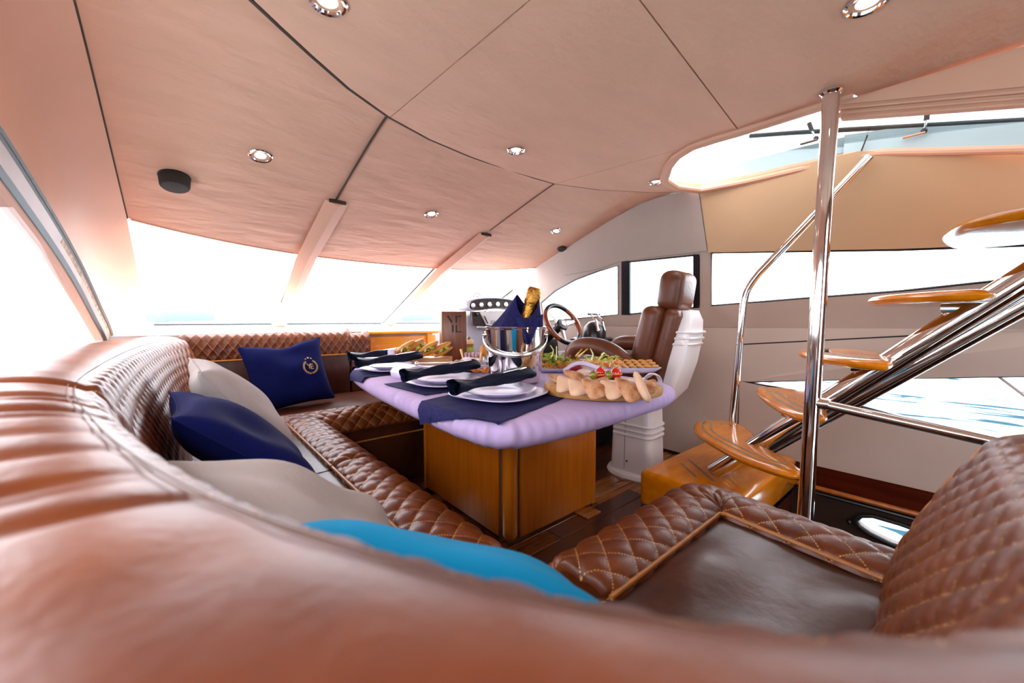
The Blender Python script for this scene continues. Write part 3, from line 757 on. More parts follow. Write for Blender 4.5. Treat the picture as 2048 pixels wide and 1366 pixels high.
# --- seats
def seat_border(path, normals, q, label=None, ends=True, drop=0.20):
    pr = [(0.0, SZ - 0.008), (0.012, SZ + 0.012), (0.06, SZ + 0.024), (0.12, SZ + 0.016), (0.17, SZ - 0.012), (0.20, SZ - 0.06), (0.206, SZ - max(0.07, drop * 0.65)), (0.20, SZ - drop)]
    P, s, t = sweep(path, normals, pr, 60)
    S, T = np.meshgrid(s, t, indexing='ij'); h, uv = quilt(S, T, q[0], q[1], 0.009)
    if ends:
        e = np.minimum(S, s[-1] - S); h -= 0.025 * (1 - np.sqrt(np.clip(1 - (1 - np.clip(e / 0.035, 0, 1)) ** 2, 0, 1)))
    n = np.cross(np.gradient(P, axis=0), np.gradient(P, axis=1))[len(s) // 2, 8]
    P = disp(P, h, flip=bool(n[2] < 0))
    mb = MB().grid(P, uv=uv)
    for k in (0, len(s) - 1):
        o = len(mb.v); E_ = P[k]; c = E_.mean(0); mb.v += [tuple(v) for v in E_.tolist()] + [(c[0], c[1], c[2] - 0.05)]
        mb.f += [(o + j, o + 60, o + j + 1) for j in range(59)]
    return mb, P
def seat_panel(x0, x1, y0, y1, crown, seed, wr=0.004):
    nx, ny = 60, 50; xs = np.linspace(x0, x1, nx); ys = np.linspace(y0, y1, ny)
    Xg, Yg = np.meshgrid(xs, ys, indexing='ij'); u = (Xg - x0) / (x1 - x0) * 2 - 1; v = (Yg - y0) / (y1 - y0) * 2 - 1
    r = np.random.RandomState(seed); Z = SZ - 0.006 + crown * (1 - u ** 4) * (1 - v ** 4)
    for _ in range(14):
        a = r.uniform(0, 6.28); k = r.uniform(8, 26); Z += wr * 0.35 * np.sin((Xg * np.cos(a) + Yg * np.sin(a)) * k + r.uniform(0, 6)) * (1 - u ** 4) * (1 - v ** 4)
    return MB().grid(np.stack([Xg, Yg, Z], -1))
def line(a, b, n): return np.stack([np.linspace(a[0], b[0], n), np.linspace(a[1], b[1], n)], 1)
# aft seat (right foreground): L-shaped border round a smooth panel
l1 = line((0.62, 0.43), (1.14, 0.43), 130); fan = np.repeat(np.array([[1.14, 0.43]]), 40, 0); l2 = line((1.14, 0.43), (1.09, 0.02), 110)
path = np.concatenate([l1, fan, l2]); ang = np.linspace(math.pi / 2, 0, 40)
nor = np.concatenate([np.tile([0, 1.0], (130, 1)), np.stack([np.cos(ang), np.sin(ang)], 1) * (1 + 0.22 * np.sin(2 * ang) ** 2)[:, None], np.tile([1.0, 0], (110, 1))])
sc = seat_panel(0.05, 1.13, -0.02, 0.43, 0.016, 1, 0.012).build('seat_cushion', 'leather_seat', sofa); sc['label'] = 'aft seat cushion in the right foreground with smooth centre'
mb, P = seat_border(path, nor, (0.085, 0.09)); mb.build('quilted_border', 'quilt', sc, angle=0)
MB().tube([(p[0], p[1], SZ + 0.006) for p in np.concatenate([l1[::6], l2[4::6]])], 0.0055, 8).build('piping', 'piping', sc)
# port seats
for k, (y0, y1) in enumerate(((0.70, 1.495), (1.505, 2.33))):
    sc = seat_panel(-0.06, 0.41, y0 if k else 0.40, y1, 0.012, 5 + k).build('seat_cushion', 'leather_seat', sofa)
    sc['label'] = ('port seat cushion under the grey and turquoise pillows', 'port seat cushion reaching the far corner')[k]
    mb, P = seat_border(line((0.41, y0), (0.41, y1), 170), np.tile([1.0, 0], (170, 1)), (0.085, 0.09)); mb.build('quilted_border', 'quilt', sc, angle=0)
    MB().tube([(0.41, yy, SZ + 0.006) for yy in np.linspace(y0, y1, 8)], 0.0055, 8).build('piping', 'piping', sc)
# forward seat
sc = seat_panel(-0.06, 1.2, 2.44, 3.06, 0.012, 9).build('seat_cushion', 'leather_seat', sofa); sc['label'] = 'forward seat cushion under the emblem pillow'
mb, P = seat_border(line((0.30, 2.44), (1.2, 2.44), 200), np.tile([0, -1.0], (200, 1)), (0.075, 0.08), drop=0.085); mb.build('quilted_border', 'quilt', sc, angle=0)
# bases
for nm, c_, s_ in (('plinth', (0.30, 1.3, 0.135), (0.58, 2.3, 0.27)), ('plinth', (0.67, 0.28, 0.135), (1.28, 0.66, 0.27)), ('plinth', (0.57, 2.66, 0.185), (1.26, 0.82, 0.37)),):
    pl = MB().box(c_, s_, 0.01).build(nm, 'leather_seat', sofa)
    if c_[1] > 2: MB().tube([(0.58, 2.246, 0.30), (1.2, 2.246, 0.30)], 0.006, 8).build('piping', 'piping', pl)

# ================================================================== PILLOWS
def pillow(name, label, m, centre, right, up, w=0.42, h=0.42, th=0.075, seed=0, group='scatter pillows on the sofa', dent=0.0, wr=0.006, emblem=None):
    R = frame(right, up); t = thing(name, label, 'pillow', centre, R, group)
    n = 44; a = np.linspace(-1, 1, n); U, V = np.meshgrid(a, a, indexing='ij'); r = np.random.RandomState(seed)
    def half(sgn):
        puff = (np.clip(1 - U ** 2, 0, 1) * np.clip(1 - V ** 2, 0, 1)) ** 0.42
        pin = 1 - 0.085 * (1 - U ** 2) * V ** 2 * 0 
        X = U * (w / 2) * (1 - 0.10 * (1 - V ** 2) * np.abs(U) ** 3); Y = V * (h / 2) * (1 - 0.10 * (1 - U ** 2) * np.abs(V) ** 3)
        Z = th * puff
        for _ in range(9):
            ang = r.uniform(0, 6.28); k = r.uniform(6, 16); Z = Z + wr * puff * np.sin((U * np.cos(ang) + V * np.sin(ang)) * k * 0.5 + r.uniform(0, 6)) * r.uniform(0.2, 0.8)
        if dent: Z = Z * (1 - dent * np.exp(-((U / 0.35) ** 2)) * np.clip((V + 0.1), 0, 1))
        return np.stack([X, Y - dent * 0.16 * h * np.exp(-((U / 0.4) ** 2)) * np.clip(V, 0, 1) ** 2, sgn * Z], -1)
    A = half(1); B = half(-1)
    MB().grid(A).grid(B[::-1]).build('cover', m, t, world=False, angle=60)
    edge = [A[i, 0] for i in range(n)] + [A[-1, j] for j in range(1, n)] + [A[i, -1] for i in range(n - 2, -1, -1)] + [A[0, j] for j in range(n - 2, 0, -1)]
    MB().tube(edge[::2], 0.003, 6, closed=True).build('seam', m, t, world=False)
    if emblem:
        cx, cy, s = emblem
        def onto(p):
            u = p[0] / (w / 2); v = p[1] / (h / 2)
            i = (u + 1) / 2 * (n - 1); j = (v + 1) / 2 * (n - 1); i_, j_ = int(min(max(i, 0), n - 2)), int(min(max(j, 0), n - 2))
            return (p[0], p[1], max(A[i_, j_, 2], A[i_ + 1, j_ + 1, 2], A[i_ + 1, j_, 2], A[i_, j_ + 1, 2]) + 0.0015 + p[2])
        e = MB()
        for tx_, ox in (('Y', -0.17), ('E', 0.17)):
            vs, fs = text_mesh(tx_, s * 1.0, 0.0006)
            e.add([onto((cx + ox * s + v.x, cy + v.y + (0.05 * s if tx_ == 'Y' else -0.04 * s), v.z)) for v in vs], fs)
        em = e.build('emblem_letters', 'gold_thread', t, world=False, smooth=False)
        lv = MB()
        for side in (-1, 1):
            for k in range(13):
                a_ = math.radians(-90 + side * (8 + k * 11.5)); rr = s * 0.86
                for o_, tilt in ((-0.06 * s, 0.5), (0.06 * s, -0.5)):
                    c = (cx + math.cos(a_) * (rr + o_), cy + math.sin(a_) * (rr + o_)); d = a_ + side * (math.pi / 2) + tilt * side
                    L, W_ = 0.13 * s, 0.045 * s
                    q = [(c[0] + math.cos(d) * L, c[1] + math.sin(d) * L), (c[0] - math.sin(d) * W_, c[1] + math.cos(d) * W_), (c[0] - math.cos(d) * L, c[1] - math.sin(d) * L), (c[0] + math.sin(d) * W_, c[1] - math.cos(d) * W_)]
                    lv.add([onto((x, y, 0.0004)) for x, y in q], [(0, 1, 2, 3)])
        lv.build('laurel_wreath', 'gold_thread', t, world=False, smooth=False)
        st = MB()
        for k, (ox, oy, sz) in enumerate(((-0.34, 1.12, 0.13), (0, 1.26, 0.17), (0.34, 1.12, 0.13))):
            q = []
            for j in range(10):
                a_ = math.pi / 2 + j * math.pi / 5; r_ = sz * s * (1 if j % 2 == 0 else 0.5); q.append(onto((cx + ox * s + math.cos(a_) * r_, cy + oy * s + math.sin(a_) * r_, 0.0004)))
            st.add(q, [tuple(range(10))])
        st.build('emblem_stars', 'gold_thread', t, world=False, smooth=False)
    return t
pillow('pillow', 'navy pillow with gold emblem propped on the far forward seat', 'navy', (0.51, 2.72, 0.665), (0.98, 0.12, 0.10), (-0.15, 0.30, 0.93), 0.46, 0.42, 0.075, 1, emblem=(0.105, 0.01, 0.048), dent=0.35)
pillow('pillow', 'light grey pillow leaning between the two navy pillows', 'grey_fab', (0.16, 1.70, 0.685), (-0.03, 0.98, 0.02), (-0.60, 0.06, 0.78), 0.44, 0.42, 0.075, 2)
pillow('pillow', 'navy pillow leaning on the port backrest between the two grey pillows', 'navy', (0.13, 1.33, 0.645), (-0.02, 0.98, 0.0), (-0.72, -0.05, 0.66), 0.42, 0.42, 0.075, 3, emblem=(0.125, -0.125, 0.045))
pillow('pillow', 'creased stone grey pillow between the navy and the turquoise pillow', 'grey_fab', (0.17, 0.80, 0.60), (-0.15, 0.97, 0.05), (-0.80, -0.05, 0.55), 0.46, 0.42, 0.075, 4, wr=0.013)
pillow('pillow', 'bright turquoise pillow just behind the blurred foreground backrest', 'turq', (0.255, 0.455, 0.605), (-0.74, 0.63, 0.22), (-0.50, -0.55, 0.66), 0.45, 0.40, 0.08, 5)

# ================================================================== TABLE
tb = thing('dining_table', 'cherry wood pedestal dining table under the lavender cloth', 'table', (1.39, 1.65, 0))
px0, px1, py0, py1 = 1.085, 1.70, 1.29, 2.08
MB().box(((px0 + px1) / 2, (py0 + py1) / 2, 0.33), (px1 - px0 - 0.012, py1 - py0 - 0.012, 0.66), 0.0).build('pedestal_core', 'gap', tb)
MB().box(((px0 + px1) / 2 + 0.02, py0 + 0.004, 0.335), (px1 - px0 - 0.09, 0.016, 0.65), 0.003).build('panel', 'pedestal', tb)
MB().box((px0 + 0.004, (py0 + py1) / 2 + 0.02, 0.335), (0.016, py1 - py0 - 0.10, 0.65), 0.003).build('panel', 'pedestal', tb)
MB().box((px1 - 0.004, (py0 + py1) / 2, 0.335), (0.016, py1 - py0 - 0.10, 0.65), 0.003).build('panel', 'pedestal', tb)
MB().box(((px0 + px1) / 2, py1 - 0.004, 0.335), (px1 - px0 - 0.09, 0.016, 0.65), 0.003).build('panel', 'pedestal', tb)
for cx, cy in ((px0 + 0.028, py0 + 0.028), (px1 - 0.012, py0 + 0.014), (px0 + 0.014, py1 - 0.014), (px1 - 0.014, py1 - 0.014)):
    big = (cx, cy) == (px0 + 0.028, py0 + 0.028); w_ = 0.068 if big else 0.03
    MB().box((cx, cy, 0.335), (w_, w_, 0.67), w_ * 0.42 if big else 0.004, seg=5).build('corner_post', 'cherry', tb)
out = [(0.66, 0.86), (0.75, 0.80), (1.0, 0.775), (1.3, 0.785), (1.56, 0.80), (1.70, 0.86), (1.77, 1.0), (1.80, 1.3), (1.80, 1.8), (1.80, 2.3), (1.75, 2.6), (1.60, 2.75), (1.35, 2.80), (1.1, 2.76), (0.90, 2.62), (0.765, 2.35), (0.70, 2.0), (0.66, 1.6), (0.635, 1.2), (0.635, 0.98)]
def closed_curve(p, n):
    k = len(p); c = crom(p[-3:] + p + p[:3], n * 3)
    c0 = crom([p[-2], p[-1]] + p + [p[0], p[1]], 3000); a = np.argmin(np.linalg.norm(c0[:1500] - np.array(p[0]), axis=1)); b = 1500 + np.argmin(np.linalg.norm(c0[1500:] - np.array(p[0]), axis=1))
    seg = c0[a:b]; s = np.concatenate([[0], np.cumsum(np.linalg.norm(np.diff(seg, axis=0), axis=1))]); q = np.linspace(0, s[-1], n, endpoint=False)
    return np.stack([np.interp(q, s, seg[:, 0]), np.interp(q, s, seg[:, 1])], 1)
OUT = closed_curve(out, 900)
tn = path_normals(OUT, 1); cen = OUT.mean(0)
if ((OUT - cen) * tn).sum() < 0: tn = -tn
MB().prism([(p[0] - n_[0] * 0.05, p[1] - n_[1] * 0.05, TZ - 0.045) for p, n_ in zip(OUT[::15], tn[::15])], (0, 0, 0.03)).build('tabletop', 'cherry', tb)
# fitted cloth: top, rolled edge and gathered hem
rnd = np.random.RandomState(11); ncl = 900
s_ = np.arange(ncl) / ncl * 2 * np.pi
gath = sum(rnd.uniform(0.3, 1) * np.sin(s_ * k + rnd.uniform(0, 6)) for k in (37, 59, 83, 101, 127))
gath = gath / np.abs(gath).max()
gw = 0.14 + 1.0 * np.exp(-((OUT[:, 0] - 0.64) / 0.10) ** 2) * np.exp(-((OUT[:, 1] - 1.2) / 0.55) ** 2) + 0.12 * np.exp(-((OUT[:, 1] - 0.80) / 0.08) ** 2)
rows = []
for inset, z, g in ((0.62, TZ, 0), (0.35, TZ, 0), (0.18, TZ, 0), (0.08, TZ - 0.001, 0), (0.035, TZ - 0.003, 0.08), (0.012, TZ - 0.012, 0.35), (0.002, TZ - 0.026, 0.6), (0.0, TZ - 0.045, 0.8), (0.006, TZ - 0.062, 1.0), (0.022, TZ - 0.078, 1.1), (0.042, TZ - 0.086, 0.9), (0.068, TZ - 0.086, 0.5), (0.16, TZ - 0.080, 0.2)):
    if inset > 0.12 and z > TZ - 0.01: q = cen + (OUT - cen) * (1 - inset)
    else: q = OUT - tn * inset
    q = q + tn * (gath * gw * 0.016 * g)[:, None]
    rows.append(np.concatenate([q, (z + 0.012 * gath * gw * g)[:, None] if isinstance(gath, np.ndarray) else 0], 1))
rows.insert(0, np.concatenate([np.repeat(cen[None], ncl, 0), np.full((ncl, 1), TZ)], 1))
P = np.stack(rows, 0)
cl = MB().grid(P, cv=True).build('tablecloth', 'cloth', angle=0)
tag(cl, 'lavender white fitted cloth with gathered hem covering the dining table', 'tablecloth')
# ================================================================== LIGHTS, SPEAKERS ON THE CEILING
def on_sf(px, py):
    r = _f + _r * ((px - 1024) / FPX) - _u * ((py - 683) / FPX); t = 0.4
    while t < 6:
        p = CAM + r * t
        if p.z > sf(p.y): break
        t += 0.002
    return p
def downlight(px, py, fwd, label, r=0.047):
    p = on_sf(px, py) if fwd else tz(px, py, CZ)
    tilt = math.atan(0.277) if fwd and p.y > 1.5 else 0.0
    R = Matrix.Rotation(-tilt, 3, 'X')
    t = thing('downlight', label, 'lamp', p, R, 'recessed ceiling downlights')
    MB().lathe([(r * 1.0, 0.002), (r, -0.004), (r * 0.9, -0.008), (r * 0.78, -0.006), (r * 0.70, 0.004), (r * 0.62, 0.010)], 28).build('bezel', 'chrome', t, world=False)
    MB().lathe([(0.0001, -0.004), (r * 0.35, -0.003), (r * 0.63, 0.003), (r * 0.63, 0.008)], 24).build('lamp_glass', 'lamp', t, world=False)
    return t
downlight(655, 2, False, 'chrome downlight at the top edge of the ceiling, left of centre')
downlight(1735, 4, False, 'chrome downlight at the top right edge of the ceiling')
downlight(1032, 300, False, 'chrome downlight in the middle of the dropped ceiling panel', 0.043)
downlight(1312, 363, False, 'chrome downlight at the tip of the oval skylight', 0.043)
downlight(521, 311, True, 'chrome downlight beside the dark round speaker', 0.045)
downlight(863, 428, True, 'chrome downlight in the middle forward panel between the two mullions', 0.043)
downlight(1112, 461, True, 'chrome downlight just above the small oval speaker', 0.042)
p = on_sf(349, 353)
sp = thing('ceiling_speaker', 'dark round mesh speaker on the port ceiling panel', 'speaker', p, Matrix.Rotation(-math.atan(0.277), 3, 'X'), None)
MB().lathe([(0.052, 0.004), (0.054, -0.012), (0.051, -0.046), (0.045, -0.053), (0.0001, -0.055)], 30).build('grille', 'speaker', sp, world=False)
MB().lathe([(0.056, 0.004), (0.056, -0.004), (0.052, -0.006)], 30).build('base_ring', 'black', sp, world=False)
p = on_sf(1124, 497)
sp = thing('ceiling_speaker', 'small flat oval speaker on the starboard ceiling panel', 'speaker', p, Matrix.Rotation(-math.atan(0.277), 3, 'X') @ Matrix.Rotation(0.5, 3, 'Z'), None)
MB().lathe([(0.062, 0.004), (0.060, -0.008), (0.052, -0.012), (0.0001, -0.012)], 24, sy=0.6).build('grille', 'speaker', sp, world=False)
MB().lathe([(0.066, 0.004), (0.065, -0.004), (0.060, -0.006)], 24, sy=0.6).build('base_ring', 'black', sp, world=False)

# ================================================================== STAIRS, POLE, RAILS
stt = thing('staircase', 'curved honey wood stairs on a polished steel stringer under the hatch', 'stairs', (2.15, 0.6, 0))
blk = MB().box((2.32, 0.88, 0.095), (0.90, 0.50, 0.19), 0.03, seg=4).build('step_block', 'tread', stt)
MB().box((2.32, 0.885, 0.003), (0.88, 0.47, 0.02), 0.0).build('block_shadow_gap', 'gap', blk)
def grip(pts, z, parent):
    MB().tube([(x, y, z + 0.0005) for x, y in pts], 0.006, 6, flat=0.25).build('grip_strip', M['grip'], parent)
M['grip'] = mat('grey grip strip', srgb(128, 110, 84), 0.6, var=0.1)
for q in (((1362, 926), (1392, 953)), ((1377, 919), (1428, 962))):
    a, b = tz(*q[0], 0.191), tz(*q[1], 0.191); grip([(a.x, a.y), (b.x, b.y)], 0.19, blk)
TR = [(0.40, [(2.244, 1.008), (2.36, 1.026), (2.47, 0.92), (2.43, 0.80), (2.132, 0.605), (1.93, 0.43), (1.86, 0.40), (1.815, 0.46), (1.865, 0.633), (2.069, 0.897)]),
      (0.63, [(2.40, 0.745), (2.50, 0.73), (2.50, 0.56), (2.35, 0.45), (1.95, 0.35), (1.87, 0.36), (1.85, 0.42), (1.988, 0.541), (2.2, 0.66)]),
      (0.86, [(2.11, 0.476), (2.30, 0.53), (2.46, 0.48), (2.46, 0.33), (2.25, 0.21), (1.90, 0.165), (1.835, 0.20), (1.89, 0.31)]),
      (1.095, [(2.10, 0.255), (2.30, 0.28), (2.46, 0.20), (2.42, 0.04), (2.15, -0.04), (1.92, -0.05), (1.85, 0.0), (1.93, 0.13)]),
      (1.33, [(2.12, 0.065), (2.30, 0.08), (2.50, 0.03), (2.50, -0.22), (2.30, -0.30), (1.95, -0.30), (1.86, -0.22), (1.88, -0.08), (1.96, 0.02)])]
for k, (z, pl) in enumerate(TR):
    c = closed_curve([tuple(q) for q in pl], 64); n_ = path_normals(c, 1)
    if ((c - c.mean(0)) * n_).sum() < 0: n_ = -n_
    rows = []
    for ins, dz in ((0.9, 0), (0.03, 0), (0.014, -0.003), (0.003, -0.011), (0.0, -0.018), (0.003, -0.026), (0.014, -0.035), (0.03, -0.038), (0.9, -0.038)):
        q = c - n_ * ins if ins < 0.5 else np.repeat(c.mean(0)[None], 64, 0); rows.append(np.concatenate([q, np.full((64, 1), z + dz)], 1))
    td = MB().grid(np.stack(rows, 0), cv=True).build('tread', 'tread', stt)
    if k < 4:
        for ins in (0.045, 0.085):
            q = c - n_ * ins; sel = [q[j] for j in range(64) if n_[j][0] < 0.35 and n_[j][1] > -0.45 and c[j][0] < c[:, 0].max() - 0.08]
            # keep the strip on the rounded port-forward nosing
            srt = sorted(sel, key=lambda w: w[1] - w[0] * 0.2)
            if len(srt) > 3: grip([tuple(w) for w in srt[1:-1]], z, td)
S0, S1 = Vector((2.12, 0.84, 0.20)), Vector((2.12, -0.40, 1.42))
sd = (S1 - S0).normalized(); sn = Vector((0.0, sd.z, -sd.y)).normalized()
MB().tube([S0, S1], 0.042, 28).build('stringer', 'chrome', stt)
MB().tube([S0 + Vector((0.055, -0.05, 0.02)), S1 + Vector((0.055, -0.05, -0.055))], 0.040, 28).build('stringer', 'chrome', stt)
for k, (z, pl) in enumerate(TR):
    if k == 0: continue
    t_ = (z - 0.06 - S0.z) / (S1.z - S0.z); q = S0.lerp(S1, t_)
    MB().box((q.x, q.y + 0.03, z - 0.055), (0.06, 0.10, 0.035), 0.006).build('tread_bracket', 'chrome', stt)
pole = thing('grab_pole', 'tall vertical chrome pole rising from the stairwell to the ceiling', 'pole', (1.72, 0.36, 0.0))
MB().tube([(1.72, 0.365, -0.05), (1.72, 0.338, 1.785)], 0.0245, 28).build('shaft', 'chrome', pole)
MB().lathe([(0.034, 1.782), (0.034, 1.772), (0.026, 1.765)], 24, Matrix.Translation((1.72, 0.338, 0))).build('top_collar', 'chrome', pole)
gr = thing('guard_rail', 'short horizontal chrome rail from the pole to the right backrest', 'rail', (1.72, 0.1, 0.68))
MB().tube([(1.72, 0.345, 0.706), (1.72, -0.10, 0.655)], 0.0165, 20).build('tube', 'chrome', gr)
MB().lathe([(0.020, -0.004), (0.020, 0.03)], 18, Matrix.Translation((1.72, 0.335, 0.705)) @ Matrix.Rotation(math.pi / 2, 4, 'X')).build('end_collar', 'chrome', gr)
hr = thing('handrail', 'bent chrome handrail along the starboard wall behind the pole', 'rail', (2.42, 0.8, 0.2))
pts = [(2.42, 0.875, 0.19), (2.42, 0.866, 0.392), (2.42, 0.841, 0.887), (2.42, 0.828, 1.08)] + [tuple(q) for q in crom([(2.42, 0.826, 1.10), (2.42, 0.815, 1.155), (2.42, 0.79, 1.205), (2.42, 0.755, 1.255)], 8)] + [(2.42, 0.55, 1.487), (2.42, 0.325, 1.745)]
MB().tube(pts, 0.019, 20).build('tube', 'chrome', hr)
MB().lathe([(0.032, 0.188), (0.032, 0.196), (0.021, 0.203)], 20, Matrix.Translation((2.42, 0.875, 0))).build('floor_flange', 'chrome', hr)

# ================================================================== PILOT CHAIR
ch = thing('pilot_chair', 'brown leather helm seat with headrest on a white moulded column', 'chair', (2.26, 1.38, 0), Matrix.Rotation(math.radians(4), 3, 'Z'))
L = dict(world=False)
MB().lathe([(0.185, 0.0), (0.19, 0.012), (0.18, 0.028), (0.15, 0.034), (0.0001, 0.034)], 40, sx=0.92, sy=1.05).build('base_plate', 'gelcoat', ch, **L)
def rsec(w, d, r, n=6):
    out = []
    for sx, sy, a0 in ((1, 1, 0), (-1, 1, 90), (-1, -1, 180), (1, -1, 270)):
        for k in range(n + 1):
            a = math.radians(a0 + 90 * k / n); out.append((sx * (w / 2 - r) + r * math.cos(a), sy * (d / 2 - r) + r * math.sin(a)))
    return out
def loft(secs):      # [(outline, z, ox, oy)]
    P = np.array([[(x + ox, y + oy, z) for x, y in o] for o, z, ox, oy in secs])
    mb = MB().grid(P, cv=True); n = len(secs[0][0]); mb.f += [tuple(range(n - 1, -1, -1)), tuple(range((len(secs) - 1) * n, len(secs) * n))]
    return mb
col_ = loft([(rsec(0.23, 0.30, 0.05), 0.034, 0, 0), (rsec(0.225, 0.29, 0.05), 0.05, 0, 0), (rsec(0.21, 0.265, 0.05), 0.45, 0, 0), (rsec(0.20, 0.25, 0.05), 0.53, 0, 0)]).build('column', 'gelcoat', ch, **L)
for z in (0.335, 0.300, 0.268):
    o = [(x * 1.01, y * 1.01) for x, y in rsec(0.218, 0.276, 0.05) if y < 0.06]
    o.sort(key=lambda q: math.atan2(q[1] + 0.0, q[0]) if True else 0)
    o = [q for q in rsec(0.219, 0.277, 0.05)][11:28]
    MB().tube([(x, y, z) for x, y in o], 0.010, 8, flat=0.9).build('ridge', 'gelcoat', col_, **L)
MB().tube([(-0.1135, 0.03, 0.045), (-0.104, 0.03, 0.50)], 0.0014, 5).build('seam', 'gap', col_, **L)
for z in (0.10, 0.42): MB().ball((-0.112 + 0.02 * (z - 0.1), 0.012, z), 0.007, 8).build('screw', 'black', col_, **L)
def cush(name, c, s, bev, rx, m='leather_chair', seg=5, parent=ch):
    return MB().box(c, s, bev, Matrix.Rotation(rx, 3, 'X'), seg).build(name, m, parent, **L)
cush('seat_cushion', (0, 0.09, 0.63), (0.44, 0.46, 0.15), 0.055, math.radians(4))
rk = math.radians(14)
cush('backrest', (0, -0.115, 0.84), (0.43, 0.13, 0.50), 0.06, rk)
bk2 = cush('backrest_shell_pad', (0, -0.215, 0.82), (0.34, 0.10, 0.50), 0.045, rk)
hd = cush('headrest', (0, -0.235, 1.17), (0.26, 0.15, 0.24), 0.06, math.radians(8))
MB().tube([(x, -0.165 - 0.0, 1.06) for x in (-0.17, 0, 0.17)], 0.028, 10, flat=0.6).build('headrest_roll', 'leather_chair', ch, **L)
# white moulded back shell
def shell_sec(w, d, z, y): return (rsec(w, d, 0.03), z, 0, y)
she = loft([shell_sec(0.20, 0.12, 0.50, -0.15), shell_sec(0.25, 0.15, 0.58, -0.20), shell_sec(0.26, 0.145, 0.75, -0.255), shell_sec(0.25, 0.12, 0.90, -0.295), shell_sec(0.22, 0.09, 1.00, -0.315), shell_sec(0.16, 0.06, 1.055, -0.315)]).build('back_shell', 'gelcoat', ch, **L)
for z, y in ((0.93, -0.302), (0.895, -0.294), (0.862, -0.287)):
    w = 0.25; MB().tube([(-w / 2 - 0.004, y + 0.035, z), (-w / 2 - 0.002, y - 0.035, z), (-w / 2 + 0.04, y - 0.067, z), (w / 2 - 0.04, y - 0.067, z), (w / 2 + 0.002, y - 0.035, z)], 0.010, 8, flat=0.8).build('ridge', 'gelcoat', she, **L)
for sx in (-1, 1):
    x = sx * 0.265
    arm = crom([(x * 0.95, -0.13, 0.67), (x, -0.05, 0.75), (x, 0.06, 0.81), (x, 0.19, 0.835), (x, 0.30, 0.82), (x, 0.345, 0.77), (x, 0.335, 0.71)], 26)
    MB().tube([tuple(q) for q in arm], [0.036 + 0.010 * math.sin(k / 25 * math.pi) for k in range(26)], 14, flat=1.25).build('armrest', 'leather_chair', ch, **L)
    MB().box((x, 0.12, 0.72), (0.045, 0.36, 0.055), 0.02).build('armrest_support', 'leather_chair', ch, **L)
MB().box((0, 0.02, 0.545), (0.24, 0.28, 0.05), 0.015).build('seat_mount', 'black', ch, **L)

# ================================================================== HELM
hm = thing('helm_console', 'pale grey helm console with instrument hood and chartplotter in front of the windscreen', 'helm', (2.0, 2.8, 0))
HY = 2.55
def hy(px, py, y=HY): return ty(px, py, y)
body = [(2.02, 3.27), (1.90, 3.02), (1.76, 2.80), (1.78, 2.64), (2.2, 2.60), (2.45, 2.62), (2.55, 2.8), (2.55, 3.24), (2.3, 3.28)]
cb = closed_curve(body, 80); rows = []
for sc_, z in ((1.0, 0.0), (1.0, 0.80), (0.99, 0.90), (0.96, 0.98), (0.90, 1.035), (0.75, 1.06), (0.4, 1.065), (0.01, 1.066)):
    rows.append(np.concatenate([cb.mean(0) + (cb - cb.mean(0)) * sc_, np.full((80, 1), z)], 1))
MB().grid(np.stack(rows), cv=True).build('console_body', 'grey_dash', hm)
# instrument hood
ho = [hy(px, py) for px, py in ((932, 610), (936, 602), (950, 597), (985, 595), (1020, 599), (1048, 608), (1060, 620), (1054, 624), (1020, 618), (985, 618), (955, 622), (938, 622), (932, 617))]
hc = closed_curve([(q.x, q.z) for q in ho], 60)
rows = []
for sc_, dy in ((0.80, 0.03), (0.80, 0.0), (0.86, -0.02), (0.95, -0.022), (1.0, -0.01), (1.02, 0.03), (0.98, 0.12), (0.7, 0.22)):
    q = hc.mean(0) + (hc - hc.mean(0)) * np.array([1 - (1 - sc_) * 0.45, sc_]); rows.append(np.stack([q[:, 0], np.full(60, HY + dy), q[:, 1]], 1))
MB().grid(np.stack(rows), cv=True).build('instrument_hood', 'grey_dash', hm)
M['gauge_panel'] = mat('dark burl instrument panel', srgb(46, 30, 24), 0.45, col2=srgb(74, 50, 38), vscale=14, spec=0.25)
M['gauge_face'] = mat('grey gauge face', srgb(112, 112, 128), 0.5, var=0.05)
fc = hc.mean(0) + (hc - hc.mean(0)) * np.array([0.93, 0.82])
gp = MB().prism([(q[0], HY + 0.012, q[1]) for q in fc], (0, 0.01, 0)).build('gauge_panel', 'gauge_panel', hm, smooth=False)
for k in range(7):
    g = hy(947 + k * 16.5, 611 - 2.5 * math.sin(k / 6 * math.pi))
    Mg = Matrix.Translation((g.x, HY + 0.012, g.z)) @ Matrix.Rotation(math.pi / 2, 4, 'X')
    gd = MB().lathe([(0.0001, 0.004), (0.017, 0.004), (0.018, 0.0)], 20, Mg).build('gauge', 'gauge_face' if k % 3 != 1 else 'black_gloss', hm)
    MB().lathe([(0.018, 0.0), (0.021, 0.006), (0.017, 0.007)], 20, Mg).build('gauge_bezel', 'steel', gd)
